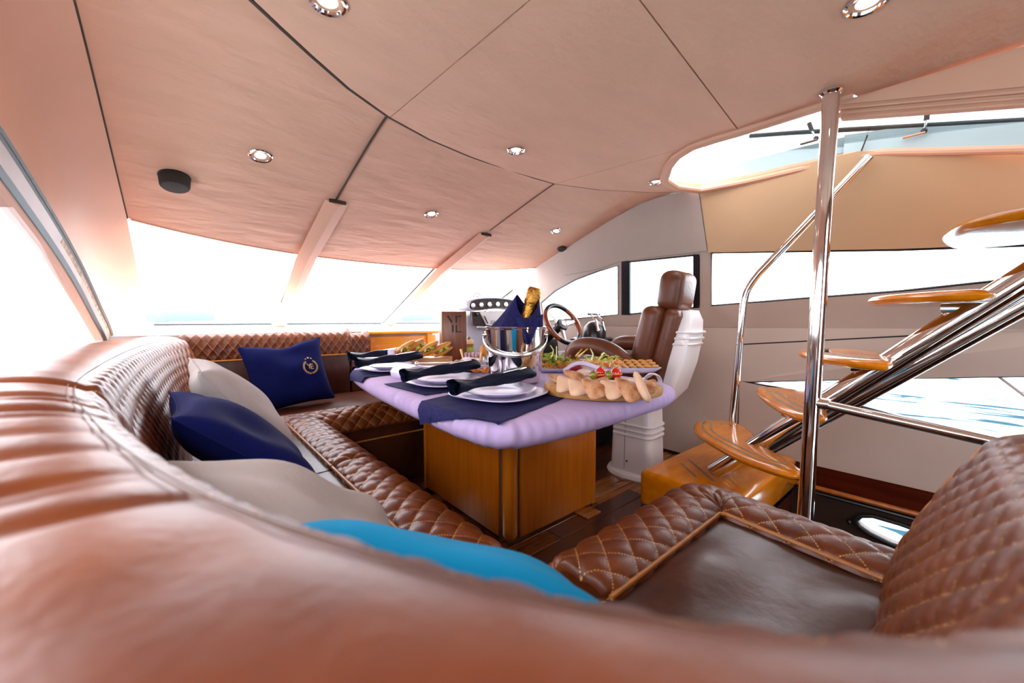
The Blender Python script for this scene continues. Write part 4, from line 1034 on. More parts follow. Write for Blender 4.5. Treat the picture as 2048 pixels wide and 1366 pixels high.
# chartplotter panel
sp_ = [hy(px, py) for px, py in ((942, 623), (1046, 622), (1040, 660), (944, 651))]
scb = MB().prism([q + Vector((0, -0.012, 0)) for q in sp_], (0, 0.03, 0)).build('switch_panel', 'gauge_panel', hm, smooth=False)
sc2 = [hy(px, py) for px, py in ((956, 624), (1042, 622), (1036, 657), (970, 650))]
MB().prism([q + Vector((0, -0.022, 0)) for q in sc2], (0, 0.02, 0)).build('screen_cover', 'white_shelf', hm, smooth=False)
for px in (965, 1024):
    a, b = hy(px, 632), hy(px + 7, 647)
    MB().tube([a + Vector((0, -0.026, 0)), b + Vector((0, -0.026, 0))], 0.006, 6, flat=0.6).build('cover_clip', 'black_gloss', hm)
vs, fs = text_mesh('GARMIN', 0.040, 0.0008); g = hy(992, 645)
MB().add([(g.x + v.x, HY - 0.0235 - v.z, g.z + v.y) for v in vs], fs).build('lettering', 'gap', hm, smooth=False)
MB().tube([hy(952, 654) + Vector((0, -0.02, 0)), hy(1000, 657) + Vector((0, -0.025, 0)), hy(1045, 662) + Vector((0, -0.02, 0))], 0.008, 8).build('lower_ledge', 'grey_dash', hm)
q = hy(951, 629); MB().lathe([(0.014, 0), (0.014, 0.012), (0.0001, 0.014)], 14, Matrix.Translation((q.x, HY - 0.014, q.z)) @ Matrix.Rotation(math.pi / 2, 4, 'X')).build('switch_knob', 'black_gloss', hm)
MB().box((2.30, 2.50, 0.52), (0.50, 0.34, 0.66), 0.05).build('lower_pod', 'black_gloss', hm)
MB().box((2.25, 2.55, 0.88), (0.40, 0.20, 0.10), 0.03, Matrix.Rotation(math.radians(-25), 3, 'X')).build('binnacle', 'black_gloss', hm)
# compass hoop on the hood
cq = hy(963, 594); MB().tube([(cq.x + 0.035 * math.cos(a), HY + 0.06, cq.z + 0.035 * math.sin(a)) for a in np.linspace(0, math.pi, 14)], 0.004, 6).build('compass_hoop', 'black_gloss', hm)
MB().ball((cq.x, HY + 0.06, cq.z - 0.004), (0.026, 0.026, 0.014), 14).build('compass', 'steel', hm)
# steering wheel
wc = tx(1126, 648, 2.24)
sw = thing('steering_wheel', 'wood and black rimmed steering wheel of the helm', 'steering wheel', wc, Matrix.Rotation(math.radians(58), 3, 'X') @ Matrix.Rotation(0, 3, 'Z'))
R_ = 0.168
M['cherry_rim'] = mat('varnished wheel rim wood', srgb(120, 48, 14), 0.2, col2=srgb(142, 62, 20), vscale=8, coat=0.4)
def arcw(a0, a1, n=16): return [(R_ * math.cos(a), R_ * math.sin(a), 0) for a in np.linspace(math.radians(a0), math.radians(a1), n)]
for a0, a1, m_ in ((-40, 50, 'wood'), (50, 140, 'black'), (140, 230, 'wood'), (230, 320, 'black')):
    MB().tube(arcw(a0 + 0.5, a1 - 0.5), 0.019, 12).build('rim_' + m_, 'cherry_rim' if m_ == 'wood' else 'black_gloss', sw, **L)
M['mahogany_bright'] = M['mahogany']
for a in (10, 130, 250):
    a = math.radians(a); MB().tube([(0, 0, -0.02), (R_ * 0.5 * math.cos(a), R_ * 0.5 * math.sin(a), -0.012), (R_ * math.cos(a), R_ * math.sin(a), 0)], [0.03, 0.02, 0.016], 10, flat=0.4, upv=(0, 0, 1)).build('spoke', 'steel', sw, **L)
MB().lathe([(0.05, -0.04), (0.052, -0.01), (0.044, 0.004), (0.0001, 0.008)], 26).build('hub', 'black_gloss', sw, **L)
MB().lathe([(0.022, 0.007), (0.020, 0.011), (0.0001, 0.012)], 20).build('hub_badge', 'steel', sw, **L)
MB().cyl((0, 0, -0.03), (0, 0, -0.30), 0.03, 0.05).build('steering_column', 'black_gloss', sw, **L)
# throttle
tp = tx(1188, 690, 2.58)
th_ = thing('throttle_control', 'twin chrome lever throttle on a black pod beside the wheel', 'throttle', (tp.x, tp.y, 0.0))
MB().box((tp.x, tp.y + 0.02, 0.43), (0.26, 0.30, 0.86), 0.04).build('pod', 'black_gloss', th_)
MB().lathe([(0.10, 0.0), (0.098, 0.04), (0.08, 0.09), (0.045, 0.125), (0.0001, 0.135)], 26, Matrix.Translation((tp.x, tp.y, 0.86)), sx=0.9).build('dome', 'black_gloss', th_)
for dx in (-0.045, 0.035):
    MB().tube([(tp.x + dx, tp.y - 0.07, 0.92), (tp.x + dx, tp.y - 0.055, 0.99), (tp.x + dx, tp.y + 0.0, 1.045)], [0.012, 0.009, 0.008], 10).build('lever', 'chrome', th_)
    MB().tube([(tp.x + dx - 0.035, tp.y, 1.047), (tp.x + dx + 0.035, tp.y, 1.047)], 0.009, 10).build('grip', 'black_gloss', th_)
    MB().ball((tp.x + dx, tp.y - 0.075, 0.915), 0.016, 12).build('pivot', 'chrome', th_)

# ================================================================== AMBER CABINET by the windscreen
cbn = thing('side_cabinet', 'glossy amber wood cabinet between the sofa end and the helm', 'cabinet', (1.48, 3.4, 0))
MB().box((1.48, 3.235, 0.44), (0.66, 0.05, 0.84), 0.006).build('body', 'cabinet', cbn)
MB().box((1.48, 3.215, 0.893), (0.68, 0.11, 0.028), 0.012).build('top_lip', 'cabinet', cbn)
dr = MB().box((1.42, 3.208, 0.80), (0.46, 0.012, 0.12), 0.004).build('drawer_front', 'cabinet', cbn)
MB().box((1.48, 3.195, 0.715), (0.66, 0.05, 0.022), 0.008).build('shelf_lip', 'cabinet', cbn)
MB().box((1.36, 3.206, 0.645), (0.34, 0.014, 0.10), 0.002).build('niche_shade_slab', 'mahogany', cbn)  # solid dark slab: shade of the niche opening put into its colour
MB().box((1.74, 3.2, 0.80), (0.05, 0.02, 0.16), 0.004).build('end_stile', 'cabinet', cbn)
# ================================================================== ON THE TABLE
def T(px, py, z=TZ): return tz(px, py, z)
from math import cos, sin, pi
# ---- placemats, draped over the table edge where they overhang
OUTc = OUT; OUTn = tn
def inside_dist(p):
    d = OUTc - np.array(p)[None]; k = int(np.argmin((d ** 2).sum(1))); v = np.array(p) - OUTc[k]
    return float((v * OUTn[k]).sum()), k
def placemat(c, ax, w, h, label):
    ax = np.array(ax) / np.linalg.norm(ax); ay = np.array([-ax[1], ax[0]]); P = np.zeros((30, 30, 3))
    for i in range(30):
        for j in range(30):
            p = np.array(c) + ax * (i / 29 - 0.5) * w + ay * (j / 29 - 0.5) * h; d, k = inside_dist(p)
            if d < -0.012: P[i, j] = (p[0], p[1], TZ + 0.0035 + 0.0012 * sin(i * 0.9) * cos(j * 0.7))
            else:
                e = d + 0.012; q = OUTc[k] + OUTn[k] * (-0.012 + min(0.024, e * 0.75)); P[i, j] = (q[0], q[1], TZ + 0.0035 - max(0, e - 0.008) * 0.92)
    Q = P.copy(); Q[..., 2] -= 0.0025
    o = MB().grid(P).grid(Q[::-1]).build('placemat', 'denim', angle=0)
    return tag(o, label, 'placemat', 'navy placemats')
placemat((0.865, 1.105), (0.96, 0.28), 0.52, 0.40, 'navy denim placemat nearest the camera, corner hanging over the edge')
placemat((0.93, 1.53), (1.0, 0.05), 0.46, 0.36, 'navy denim placemat under the second nearest plate')
placemat((0.91, 2.12), (1.0, -0.05), 0.46, 0.33, 'navy denim placemat under the plate beyond the curled white tray')
placemat((1.02, 2.52), (1.0, 0.12), 0.42, 0.32, 'navy denim placemat at the far end of the table')
# ---- plates, napkins, knives
def squircle(r, n=48, e=3.2):
    return [(math.copysign(abs(cos(a)) ** (2 / e), cos(a)) * r, math.copysign(abs(sin(a)) ** (2 / e), sin(a)) * r) for a in np.linspace(0, 2 * pi, n, endpoint=False)]
def charger(c, s, rot, label):
    secs = [(0.01, 0.006), (0.62, 0.006), (0.72, 0.010), (1.0, 0.020), (1.0, 0.0235), (0.72, 0.014), (0.60, 0.010), (0.01, 0.010)]
    P = np.array([[(x * f, y * f, z) for x, y in squircle(s)] for f, z in secs]); R = np.array(Matrix.Rotation(rot, 3, 'Z'))
    P = P @ R.T + np.array((c[0], c[1], TZ + 0.0))
    o = MB().grid(P, cv=True).build('square_plate', 'china', angle=0); tag(o, label, 'plate', 'square under-plates'); return o
def plate(c, r, label):
    o = MB().lathe([(0.0001, 0.012), (0.5 * r, 0.012), (0.62 * r, 0.016), (0.97 * r, 0.034), (1.0 * r, 0.036), (0.99 * r, 0.039), (0.62 * r, 0.021), (0.5 * r, 0.017), (0.0001, 0.017)], 56, Matrix.Translation((c[0], c[1], TZ))).build('round_plate', 'china', angle=0)
    return tag(o, label, 'plate', 'round plates')
def napkin(a, b, label, big=1.0):
    a, b = Vector(a), Vector(b); L_ = (b - a).length; ax = (b - a).normalized(); up = Vector((0, 0, 1)); side = ax.cross(up).normalized()
    n, m = 40, 20; P = np.zeros((n, m, 3))
    for i in range(n):
        t = i / (n - 1)
        r = np.interp(t, [0, 0.03, 0.10, 0.22, 0.45, 0.75, 0.92, 0.985, 1.0], [0.037, 0.036, 0.028, 0.020, 0.027, 0.034, 0.032, 0.022, 0.004]) * big
        lift = np.interp(t, [0, 0.15, 0.5, 0.85, 1], [0.0, -0.004, 0.004, 0.010, 0.006])
        for j in range(m):
            g = 2 * pi * j / m; rr = r * (1 + 0.13 * sin(3 * g + t * 9) + 0.08 * sin(5 * g - t * 14))
            p = a.lerp(b, t) + side * (cos(g) * rr * 1.05) + up * (sin(g) * rr * 0.78 + lift); P[i, j] = p[:]
    mb = MB().grid(P, cv=True)
    # hollow flared end: folded layers
    for k, f in enumerate((0.80, 0.55, 0.30)):
        C = np.stack([P[0] * f + P[0].mean(0) * (1 - f), P[8] * f * 0.8 + P[8].mean(0) * (1 - f * 0.8)]); mb.grid(C, cv=True)
    C = np.stack([P[0], P[3] * 0.82 + P[3].mean(0) * 0.18, P[6] * 0.4 + P[6].mean(0) * 0.6]); mb.grid(C, cv=True)
    o = mb.build('rolled_napkin', 'napkin', angle=0); return tag(o, label, 'napkin', 'rolled dark napkins')
def knife(a, b, label, m='steel', w=0.011):
    a, b = Vector(a), Vector(b); t = thing('table_knife', label, 'cutlery', (a + b) / 2, None, 'cutlery in the napkins')
    d = (b - a).normalized(); mid = a.lerp(b, 0.45)
    MB().tube([a, a.lerp(mid, 0.5), mid], [w * 0.8, w, w * 0.7], 8, flat=0.35, upv=(0, 0, 1)).build('blade', m, t)
    MB().tube([mid, mid.lerp(b, 0.6), b], [w * 0.6, w * 0.8, w * 0.5], 8, flat=0.5, upv=(0, 0, 1)).build('handle', m, t)
where = ('nearest the camera', 'second nearest the camera', 'just beyond the curled white tray', 'at the far end of the table')
sets = [((0.905, 1.135), 0.165, 0.25, (893, 789, 0.762), (1066, 768, 0.768)), ((0.905, 1.52), 0.165, 0.06, (806, 761, 0.762), (965, 748, 0.768)),
        ((0.92, 2.13), 0.160, 0.05, (719, 729, 0.762), (853, 722, 0.768)), ((1.01, 2.52), 0.155, 0.1, (693, 716, 0.762), (808, 712, 0.768))]
for k, (c, s, rot, na, nb) in enumerate(sets):
    charger(c, s, rot, 'white square under-plate ' + where[k]); plate((c[0] + 0.0, c[1]), s * 0.86, 'white round plate on the square plate ' + where[k])
    A = Vector((c[0] - 0.20, c[1] + 0.0, 0.772)); B = Vector((c[0] + 0.20, c[1] + 0.02, 0.778))
    napkin(A, B, 'dark blue rolled napkin on the plate ' + where[k])
    knife(A.lerp(B, 0.55) + Vector((0, -0.012, 0.0235)), A.lerp(B, 0.86) + Vector((0, -0.010, 0.033)), 'silver cutlery peeping from the napkin ' + where[k])
# ---- curled white tray with tongs between the second and third setting
def ribbon(name, pts, w, wd, th, m, label, cat, group=None):
    pts = [Vector(p) for p in pts]; w = Vector(w).normalized(); P = []
    for i, p in enumerate(pts):
        t = (pts[min(i + 1, len(pts) - 1)] - pts[max(i - 1, 0)]).normalized(); n = t.cross(w).normalized()
        P.append([(p + w * wd / 2 + n * th / 2)[:], (p - w * wd / 2 + n * th / 2)[:], (p - w * wd / 2 - n * th / 2)[:], (p + w * wd / 2 - n * th / 2)[:]])
    mb = MB().grid(np.array(P), cv=True); mb.f += [(3, 2, 1, 0), tuple(range(len(mb.v) - 4, len(mb.v)))]
    o = mb.build(name, m, angle=50); return tag(o, label, cat, group)
tr_ = [tuple(q) for q in crom([(0.815, 1.79, 0.714), (0.80, 1.80, 0.735), (0.825, 1.80, 0.765), (0.88, 1.80, 0.772), (0.96, 1.80, 0.757), (1.06, 1.80, 0.750), (1.18, 1.80, 0.758), (1.25, 1.80, 0.785)], 30)]
ribbon('curled_tray', tr_, (0, 1, 0), 0.15, 0.008, 'china', 'curled white porcelain tray with metal tongs lying on it', 'tray')
tg = thing('serving_tongs', 'grey metal tongs lying on the curled white tray', 'tongs', (1.0, 1.8, 0.78))
for dy in (-0.012, 0.012):
    MB().tube([(0.90, 1.78, 0.783), (1.02, 1.78 + dy, 0.775), (1.16, 1.78 + dy * 1.6, 0.772)], [0.006, 0.008, 0.009], 8, flat=0.6).build('arm', 'steel', tg)
MB().ball((0.895, 1.78, 0.783), 0.011, 10).build('hinge', 'chrome', tg)

# ---- ice bucket with wrapped bottle
bc = Vector((1.185, 1.365, TZ))
bu = thing('ice_bucket', 'polished steel ice bucket with strap handle holding the gold topped bottle', 'bucket', bc)
MB().lathe([(0.0001, 0.004), (0.106, 0.004), (0.116, 0.012), (0.126, 0.09), (0.140, 0.248), (0.1445, 0.252), (0.145, 0.258), (0.140, 0.260), (0.136, 0.252), (0.122, 0.09), (0.112, 0.016), (0.0001, 0.014)], 64, Matrix.Translation(bc)).build('pail', 'chrome', bu)
ea = Vector((_r.x, _r.y, 0))
for s_ in (-1, 1):
    MB().lathe([(0.016, 0.0), (0.016, 0.012), (0.0001, 0.014)], 14, Matrix.Translation(bc + ea * s_ * 0.138 + Vector((0, 0, 0.222))) @ (ea * s_).to_track_quat('Z', 'Y').to_matrix().to_4x4()).build('ear', 'chrome', bu)
fw_ = Vector((-_f.x, -_f.y, 0)).normalized(); hp = []
for a_ in np.linspace(0, pi, 26):
    rr = 0.148; hp.append(bc + ea * (-cos(a_) * rr) + fw_ * (sin(a_) * 0.141) + Vector((0, 0, 0.222 - 0.085 * sin(a_) ** 0.7)))
MB().tube(hp, 0.0028, 10, flat=3.4, upv=(0, 0, 1)).build('handle', 'steel', bu)
b0 = bc + Vector((-0.02, 0.02, 0.03)); tilt = (ea * 0.30 + Vector((0, 0, 1))).normalized()
bo = thing('champagne_bottle', 'champagne bottle with gold foil neck standing in the ice bucket', 'bottle', b0, tilt.to_track_quat('Z', 'Y').to_matrix())
MB().lathe([(0.0001, 0.0), (0.050, 0.0), (0.052, 0.01), (0.052, 0.15), (0.044, 0.20), (0.028, 0.255), (0.024, 0.30), (0.024, 0.34)], 28).build('glass_body', 'bottle', bo, world=False)
MB().lathe([(0.042, 0.205), (0.033, 0.26), (0.029, 0.31), (0.0285, 0.345), (0.0325, 0.352), (0.034, 0.362), (0.032, 0.373), (0.0345, 0.383), (0.034, 0.412), (0.027, 0.424), (0.0001, 0.427)], 32).build('foil', 'gold', bo, world=False)
# navy napkin wrapped round the bottle neck
nb_ = thing('bottle_napkin', 'navy cloth napkin wrapped round the bottle above the bucket', 'napkin', bc + Vector((0, 0, 0.25)))
cx_ = b0 + tilt * 0.27
P = []
ang = np.linspace(0, 2 * pi, 72)
for t_ in np.linspace(0, 1, 20):
    row = []
    for g in ang:
        d = ea * cos(g) - fw_ * sin(g)
        peak = 0.03 + 0.060 * max(0, cos(g - 0.35)) ** 3 + 0.050 * max(0, cos(g - pi + 0.5)) ** 3 - 0.06 * max(0, cos(g + pi / 2)) ** 2
        rb = 0.112 + 0.020 * cos(2 * g + 0.4) + 0.010 * sin(5 * g); rt = 0.046 + 0.016 * max(0, cos(g)) 
        r_ = rb + (rt - rb) * (t_ ** 0.75); r_ += 0.006 * sin(7 * g + 3 * t_) * (1 - t_)
        z = bc.z + 0.238 + t_ * (0.09 + peak)
        base = bc.lerp(Vector((cx_.x, cx_.y, bc.z)), t_)
        q = Vector((base.x, base.y, 0)) + d * r_; row.append((q.x, q.y, z))
    P.append(row)
MB().grid(np.array(P)).build('wrap', 'denim', nb_, angle=0)
# pointed tail hanging over the right of the rim
a = bc + ea * 0.055 + fw_ * 0.139
MB().grid(np.array([[(a + ea * (0.11 * (u - 0.5) * (1 - v * 0.85)) + Vector((0, 0, 0.30 - 0.115 * v)) + fw_ * (0.012 * sin(u * 7) - 0.045 * (1 - v) ** 2))[:] for u in np.linspace(0, 1, 9)] for v in np.linspace(0, 1, 9)])).build('tail', 'denim', nb_, angle=0)
# folded collar in front
MB().grid(np.array([[(cx_ + ea * (0.07 * cos(g) + 0.01) + fw_ * (0.060 * sin(g)) + Vector((0, 0, -0.055 + 0.055 * v + 0.03 * cos(g) * v)))[:] for g in np.linspace(-0.3, pi + 0.2, 18)] for v in np.linspace(0, 1, 6)])).build('collar', 'denim', nb_, angle=0)

# ---- menu stand
mp_ = Vector((1.455, 2.345, TZ)); mr = Matrix.Rotation(math.radians(-33), 3, 'Z')
me_ = thing('menu_stand', 'dark wooden menu folder standing upright beside the sandwiches', 'menu', mp_, mr)
MB().box((0.015, 0, 0.175), (0.165, 0.014, 0.35), 0.002).build('front_board', 'menu', me_, world=False)
MB().box((-0.078, 0.035, 0.172), (0.012, 0.075, 0.345), 0.002, Matrix.Rotation(0.25, 3, 'Z')).build('back_board', 'menu', me_, world=False)
MB().tube([(-0.070, -0.006, 0.01), (-0.070, -0.006, 0.352)], 0.005, 8).build('spine', 'copper' if 'copper' in M else 'piping', me_, world=False)
em = MB(); y_ = -0.0078
def bar(x0, z0, x1, z1, w):
    d = Vector((x1 - x0, 0, z1 - z0)); n_ = Vector((-d.z, 0, d.x)).normalized() * w / 2
    em.prism([Vector((x0, y_, z0)) + n_, Vector((x1, y_, z1)) + n_, Vector((x1, y_, z1)) - n_, Vector((x0, y_, z0)) - n_], (0, 0.0015, 0))
ox = 0.015
bar(ox - 0.047, 0.320, ox - 0.018, 0.272, 0.013); bar(ox + 0.012, 0.320, ox + 0.012, 0.272, 0.011); bar(ox + 0.008, 0.3165, ox + 0.050, 0.3165, 0.007)
bar(ox - 0.012, 0.255, ox - 0.012, 0.205, 0.011); bar(ox + 0.012, 0.255, ox + 0.012, 0.205, 0.011); bar(ox + 0.008, 0.208, ox + 0.048, 0.208, 0.007)
em.build('burnt_emblem', 'burnt', me_, world=False, smooth=False)

# ================================================================== FOOD
F = {}
F['crust'] = mat('golden crust', srgb(184, 116, 40), 0.5, col2=srgb(216, 156, 70), vscale=14, bump=0.3, bscale=40)
F['pita'] = mat('pita bread', srgb(206, 166, 136), 0.75, col2=srgb(222, 184, 154), vscale=12, bump=0.3, bscale=30)
F['pita_toast'] = mat('toasted pita side', srgb(206, 158, 118), 0.7, col2=srgb(150, 84, 30), vscale=26, bump=0.3, bscale=30)
F['lettuce'] = mat('lettuce', srgb(128, 150, 40), 0.55, col2=srgb(180, 190, 70), vscale=30)
F['herb'] = mat('green herb', srgb(70, 110, 36), 0.55, col2=srgb(120, 150, 60), vscale=30)
F['sprout'] = mat('sprouts', srgb(170, 190, 50), 0.5, col2=srgb(210, 214, 110), vscale=30)
F['tomato'] = mat('cherry tomato', srgb(206, 26, 12), 0.15, var=0.1, coat=0.5)
F['olive'] = mat('green olive', srgb(120, 110, 30), 0.25, var=0.15, coat=0.3)
F['beet'] = mat('beetroot dip', srgb(130, 10, 26), 0.4, var=0.15, vscale=40)
F['hummus'] = mat('hummus', srgb(226, 196, 176), 0.5, var=0.06, vscale=30)
F['shrimp'] = mat('fried shrimp', srgb(214, 112, 30), 0.45, col2=srgb(236, 160, 80), vscale=40, bump=0.5, bscale=80)
F['chip'] = mat('yellow chip stick', srgb(232, 188, 70), 0.5, col2=srgb(240, 208, 110), vscale=20)
F['cracker'] = mat('round cracker', srgb(206, 142, 70), 0.65, col2=srgb(228, 176, 106), vscale=30, bump=0.4, bscale=60)
F['salad'] = mat('orange salad', srgb(200, 110, 24), 0.5, col2=srgb(230, 180, 60), vscale=40)
F['bread'] = mat('white bread', srgb(236, 206, 150), 0.7, col2=srgb(246, 224, 180), vscale=20)
F['onion'] = mat('red onion slices', srgb(150, 40, 70), 0.4, col2=srgb(230, 210, 224), vscale=60, stretch=(1, 1, 6))
F['bamboo'] = mat('bamboo pick', srgb(224, 176, 90), 0.5, var=0.08)
F['meat'] = mat('sliced ham', srgb(190, 80, 70), 0.4, var=0.1)
M.update({'food_' + k: v for k, v in F.items()})
# ---- oval pita board and its bread
pb = Vector((1.275, 0.938, TZ)); pr_ = Matrix.Rotation(math.radians(-40), 3, 'Z')
bd = thing('serving_board', 'thick oval acacia board of pita at the near right of the table', 'board', pb, pr_)
MB().lathe([(0.0001, 0.0), (0.93, 0.0), (0.985, 0.004), (1.0, 0.012), (1.0, 0.030), (0.985, 0.038), (0.96, 0.040), (0.0001, 0.040)], 72, Matrix.Scale(0.232, 4, (1, 0, 0)) @ Matrix.Scale(0.18, 4, (0, 1, 0))).build('plank', 'board', bd, world=False)
def pita(px, py, size, yaw, lean, toast, label, roll=0.0, z=None):
    c = T(px, py, TZ + 0.05 if z is None else z); n = 14
    R = Matrix.Rotation(yaw, 3, 'Z') @ Matrix.Rotation(lean, 3, 'X') @ Matrix.Rotation(roll, 3, 'Y')
    # rounded triangle wedge, thin and puffed
    tri = closed_curve([(-0.46, -0.34), (-0.25, -0.50), (0.25, -0.50), (0.46, -0.34), (0.40, -0.12), (0.10, 0.44), (0.0, 0.52), (-0.10, 0.44), (-0.40, -0.12)], 40)
    t = thing('pita_wedge', label, 'pita', c, R, 'pita wedges on the oval board')
    for sgn, m_, nm in ((1, 'food_pita_toast' if toast else 'food_pita', 'top_crust'), (-1, 'food_pita', 'underside')):
        rows = []
        for f in (0.02, 0.3, 0.6, 0.85, 0.96, 1.0):
            q = tri.mean(0) + (tri - tri.mean(0)) * f; zz = 0.0135 * math.sqrt(max(0, 1 - f ** 3.2)) * sgn
            rows.append(np.concatenate([q * size, np.full((40, 1), zz)], 1))
        P = np.stack(rows); P[..., 2] += 0.002 * np.sin(P[..., 0] * 90) * np.cos(P[..., 1] * 70)
        MB().grid(P if sgn < 0 else P[:, ::-1], cv=True).build(nm, m_, t, world=False, angle=0)
cam_yaw = -YAW
PT = [(1113, 757, .082, .9, 0.22, 1, 0.1), (1128, 766, .090, .35, 0.42, 0, -0.35), (1146, 752, .088, 1.1, 0.45, 1, -0.35), (1153, 773, .092, .5, 0.40, 0, -0.25), (1186, 775, .098, .75, 0.48, 1, -0.30), (1205, 764, .085, -.7, 0.25, 1, 0.15), (1222, 777, .094, .65, 0.42, 0, -0.35), (1240, 767, .085, -.9, 0.28, 0, 0.2), (1256, 776, .105, .85, 0.55, 1, -0.40), (1283, 773, .10, 1.35, 1.15, 0, 0.0), (1297, 771, .085, -.9, 0.30, 1, 0.2)]
desc = ['flat toasted pita wedge at the left end of the board', 'pale pita wedge second from the left on the board', 'toasted pita wedge leaning behind the leftmost ones', 'pale pita wedge third in the front row of the board', 'browned pita wedge in the middle of the front row', 'flat toasted pita wedge behind the middle of the row', 'pale pita wedge right of the browned middle one', 'small pale pita wedge lying behind the front row', 'upright browned pita wedge below the second tomato', 'thin upright pita wedge seen on edge at the right', 'flat toasted pita wedge at the right end of the board']
for (px, py, s, yw, ln, ts, rl), ds_ in zip(PT, desc): pita(px, py, s, cam_yaw + yw, ln, ts, ds_, rl, z=TZ + 0.050 + 0.34 * s * sin(min(ln, 1.2)))
# ---- skewer: olives and tomatoes
for k, (px, py, kind) in enumerate(((1187, 750, 'olive'), (1201, 746, 'tomato'), (1217, 750, 'olive'), (1232, 747, 'tomato'))):
    c = T(px, py, TZ + 0.075); side = 'left' if k < 2 else 'right'
    if kind == 'olive':
        t = thing('olive', 'green olive on the %s of the skewer above the pita' % side, 'olive', c); MB().ball(c, (0.016, 0.016, 0.019), 14).build('flesh', 'food_olive', t); MB().ball(c + Vector((0, 0, 0.0175)), (0.005, 0.005, 0.003), 8).build('pit_hole', 'food_tomato', t)
    else:
        t = thing('cherry_tomato', 'shiny red cherry tomato on the %s of the skewer above the pita' % side, 'tomato', c); MB().ball(c, (0.022, 0.022, 0.024), 16, lump=0.03, seed=k).build('fruit', 'food_tomato', t); MB().ball(c + Vector((0, 0, 0.023)), (0.006, 0.006, 0.003), 8).build('stem_scar', 'food_herb', t)
a, b = T(1178, 751, TZ + 0.075), T(1245, 748, TZ + 0.075); tag(MB().tube([a, b], 0.002, 6).build('skewer', 'food_bamboo'), 'thin bamboo skewer through the olives and tomatoes', 'skewer')
a = T(1187, 757, TZ + 0.05); b = T(1240, 757, TZ + 0.05)
tag(MB().tube([a, a.lerp(b, 0.5) + Vector((0, 0, 0.004)), b], [0.014, 0.018, 0.014], 12, flat=0.5).build('skewer_rest', 'black_gloss'), 'dark slab under the olive and tomato skewer', 'rest')
# ---- white spoon with arched handle
sp0 = [T(1245, 763, .765), T(1270, 764, .765), T(1290, 757, .775), T(1303, 748, .80), T(1313, 750, .80), T(1319, 758, .78), T(1321, 770, .755)]
t = thing('serving_spoon', 'white porcelain spoon with arched handle on the oval board', 'spoon', sp0[0])
q = [tuple(v) for v in crom([v[:] for v in sp0], 24)]
MB().tube(q, [0.018 if k < 7 else (0.011 if k < 14 else 0.008) for k in range(24)], 10, flat=0.45, upv=(0, 0, 1)).build('handle', 'china', t)
MB().ball(sp0[0] + Vector((0.0, 0, -0.002)), (0.032, 0.024, 0.009), 16).build('bowl', 'china', t)
# ---- dishes
def dish(px, py, w, d, h, yaw, label, name='serving_dish', z=TZ, e=3.5):
    c = T(px, py, z); secs = [(0.01, 0.0), (0.72, 0.0), (0.85, 0.3 * h), (1.0, h), (1.0, h + 0.003), (0.95, h + 0.002), (0.80, 0.35 * h), (0.70, 0.006), (0.01, 0.006)]
    sq = squircle(1.0, 40, e); R = np.array(Matrix.Rotation(yaw, 3, 'Z')); P = np.array([[(x * f * w / 2, y * f * d / 2, zz) for x, y in sq] for f, zz in secs]) @ R.T + np.array(c[:])
    t = thing(name, label, 'dish', c); MB().grid(P, cv=True).build('bowl', 'china', t, angle=50); return t, c, R
def shred(mb, c, w, d, z0, h, n, R, seed, r=0.0035, ln=0.035):
    rr = random.Random(seed)
    for _ in range(n):
        o = np.array((rr.uniform(-w, w) / 2, rr.uniform(-d, d) / 2, 0)) @ R.T; p = Vector((c.x + o[0], c.y + o[1], z0 + rr.uniform(0, h)))
        dv = Vector((rr.uniform(-1, 1), rr.uniform(-1, 1), rr.uniform(-0.2, 0.6))).normalized() * rr.uniform(0.5, 1) * ln
        mb.tube([p, p + dv * 0.5 + Vector((0, 0, 0.006)), p + dv], [r, r, r * 0.5], 5)
    return mb
def leafy(mb, c, n, spread, h, seed, s=0.02):
    rr = random.Random(seed)
    for _ in range(n):
        p = Vector((c.x + rr.uniform(-spread, spread), c.y + rr.uniform(-spread, spread), c.z + rr.uniform(0, h))); a = Euler((rr.uniform(-1.2, 1.2), rr.uniform(-1.2, 1.2), rr.uniform(0, 6))).to_matrix(); q = rr.uniform(0.6, 1.1) * s
        mb.add([p + a @ Vector(v) for v in ((-q, 0, 0), (-q * .4, -q * .5, q * .15), (q * .5, -q * .45, -q * .1), (q, 0, q * .2), (q * .5, q * .45, q * .1), (-q * .4, q * .5, -q * .1), (0, 0, q * .25))], [(0, 1, 6), (1, 2, 6), (2, 3, 6), (3, 4, 6), (4, 5, 6), (5, 0, 6)])
    return mb
# cracker tray
t, c, R = dish(1245, 744, 0.40, 0.15, 0.028, cam_yaw + 0.06, 'long white tray filled with rows of round crackers', 'cracker_tray', e=8)
for r_ in range(3):
    for k in range(9):
        o = np.array((-0.165 + k * 0.041, -0.045 + r_ * 0.042, 0)) @ R.T; p = Vector((c.x + o[0], c.y + o[1], TZ + 0.034 + 0.010 * r_)); Rm = Matrix.Translation(p) @ Euler((0.35, 0.1 * (k % 3 - 1), 0.4 * k + cam_yaw)).to_matrix().to_4x4()
        co = MB().lathe([(0.0001, -0.007), (0.018, -0.007), (0.023, -0.002), (0.0225, 0.003), (0.017, 0.008), (0.0001, 0.009)], 12, Rm).build('cracker', 'food_cracker')
        tag(co, '%s round cracker from the left in the %s row of the long tray' % (('first', 'second', 'third', 'fourth', 'fifth', 'sixth', 'seventh', 'eighth', 'ninth')[k], ('front', 'middle', 'back')[r_]), 'cracker', 'crackers in the long tray')
t = thing('shrimp_garnish', 'fried shrimp with green sprouts piled at the left of the cracker tray', 'food', T(1205, 735))
q = T(1200, 730, TZ + 0.05)
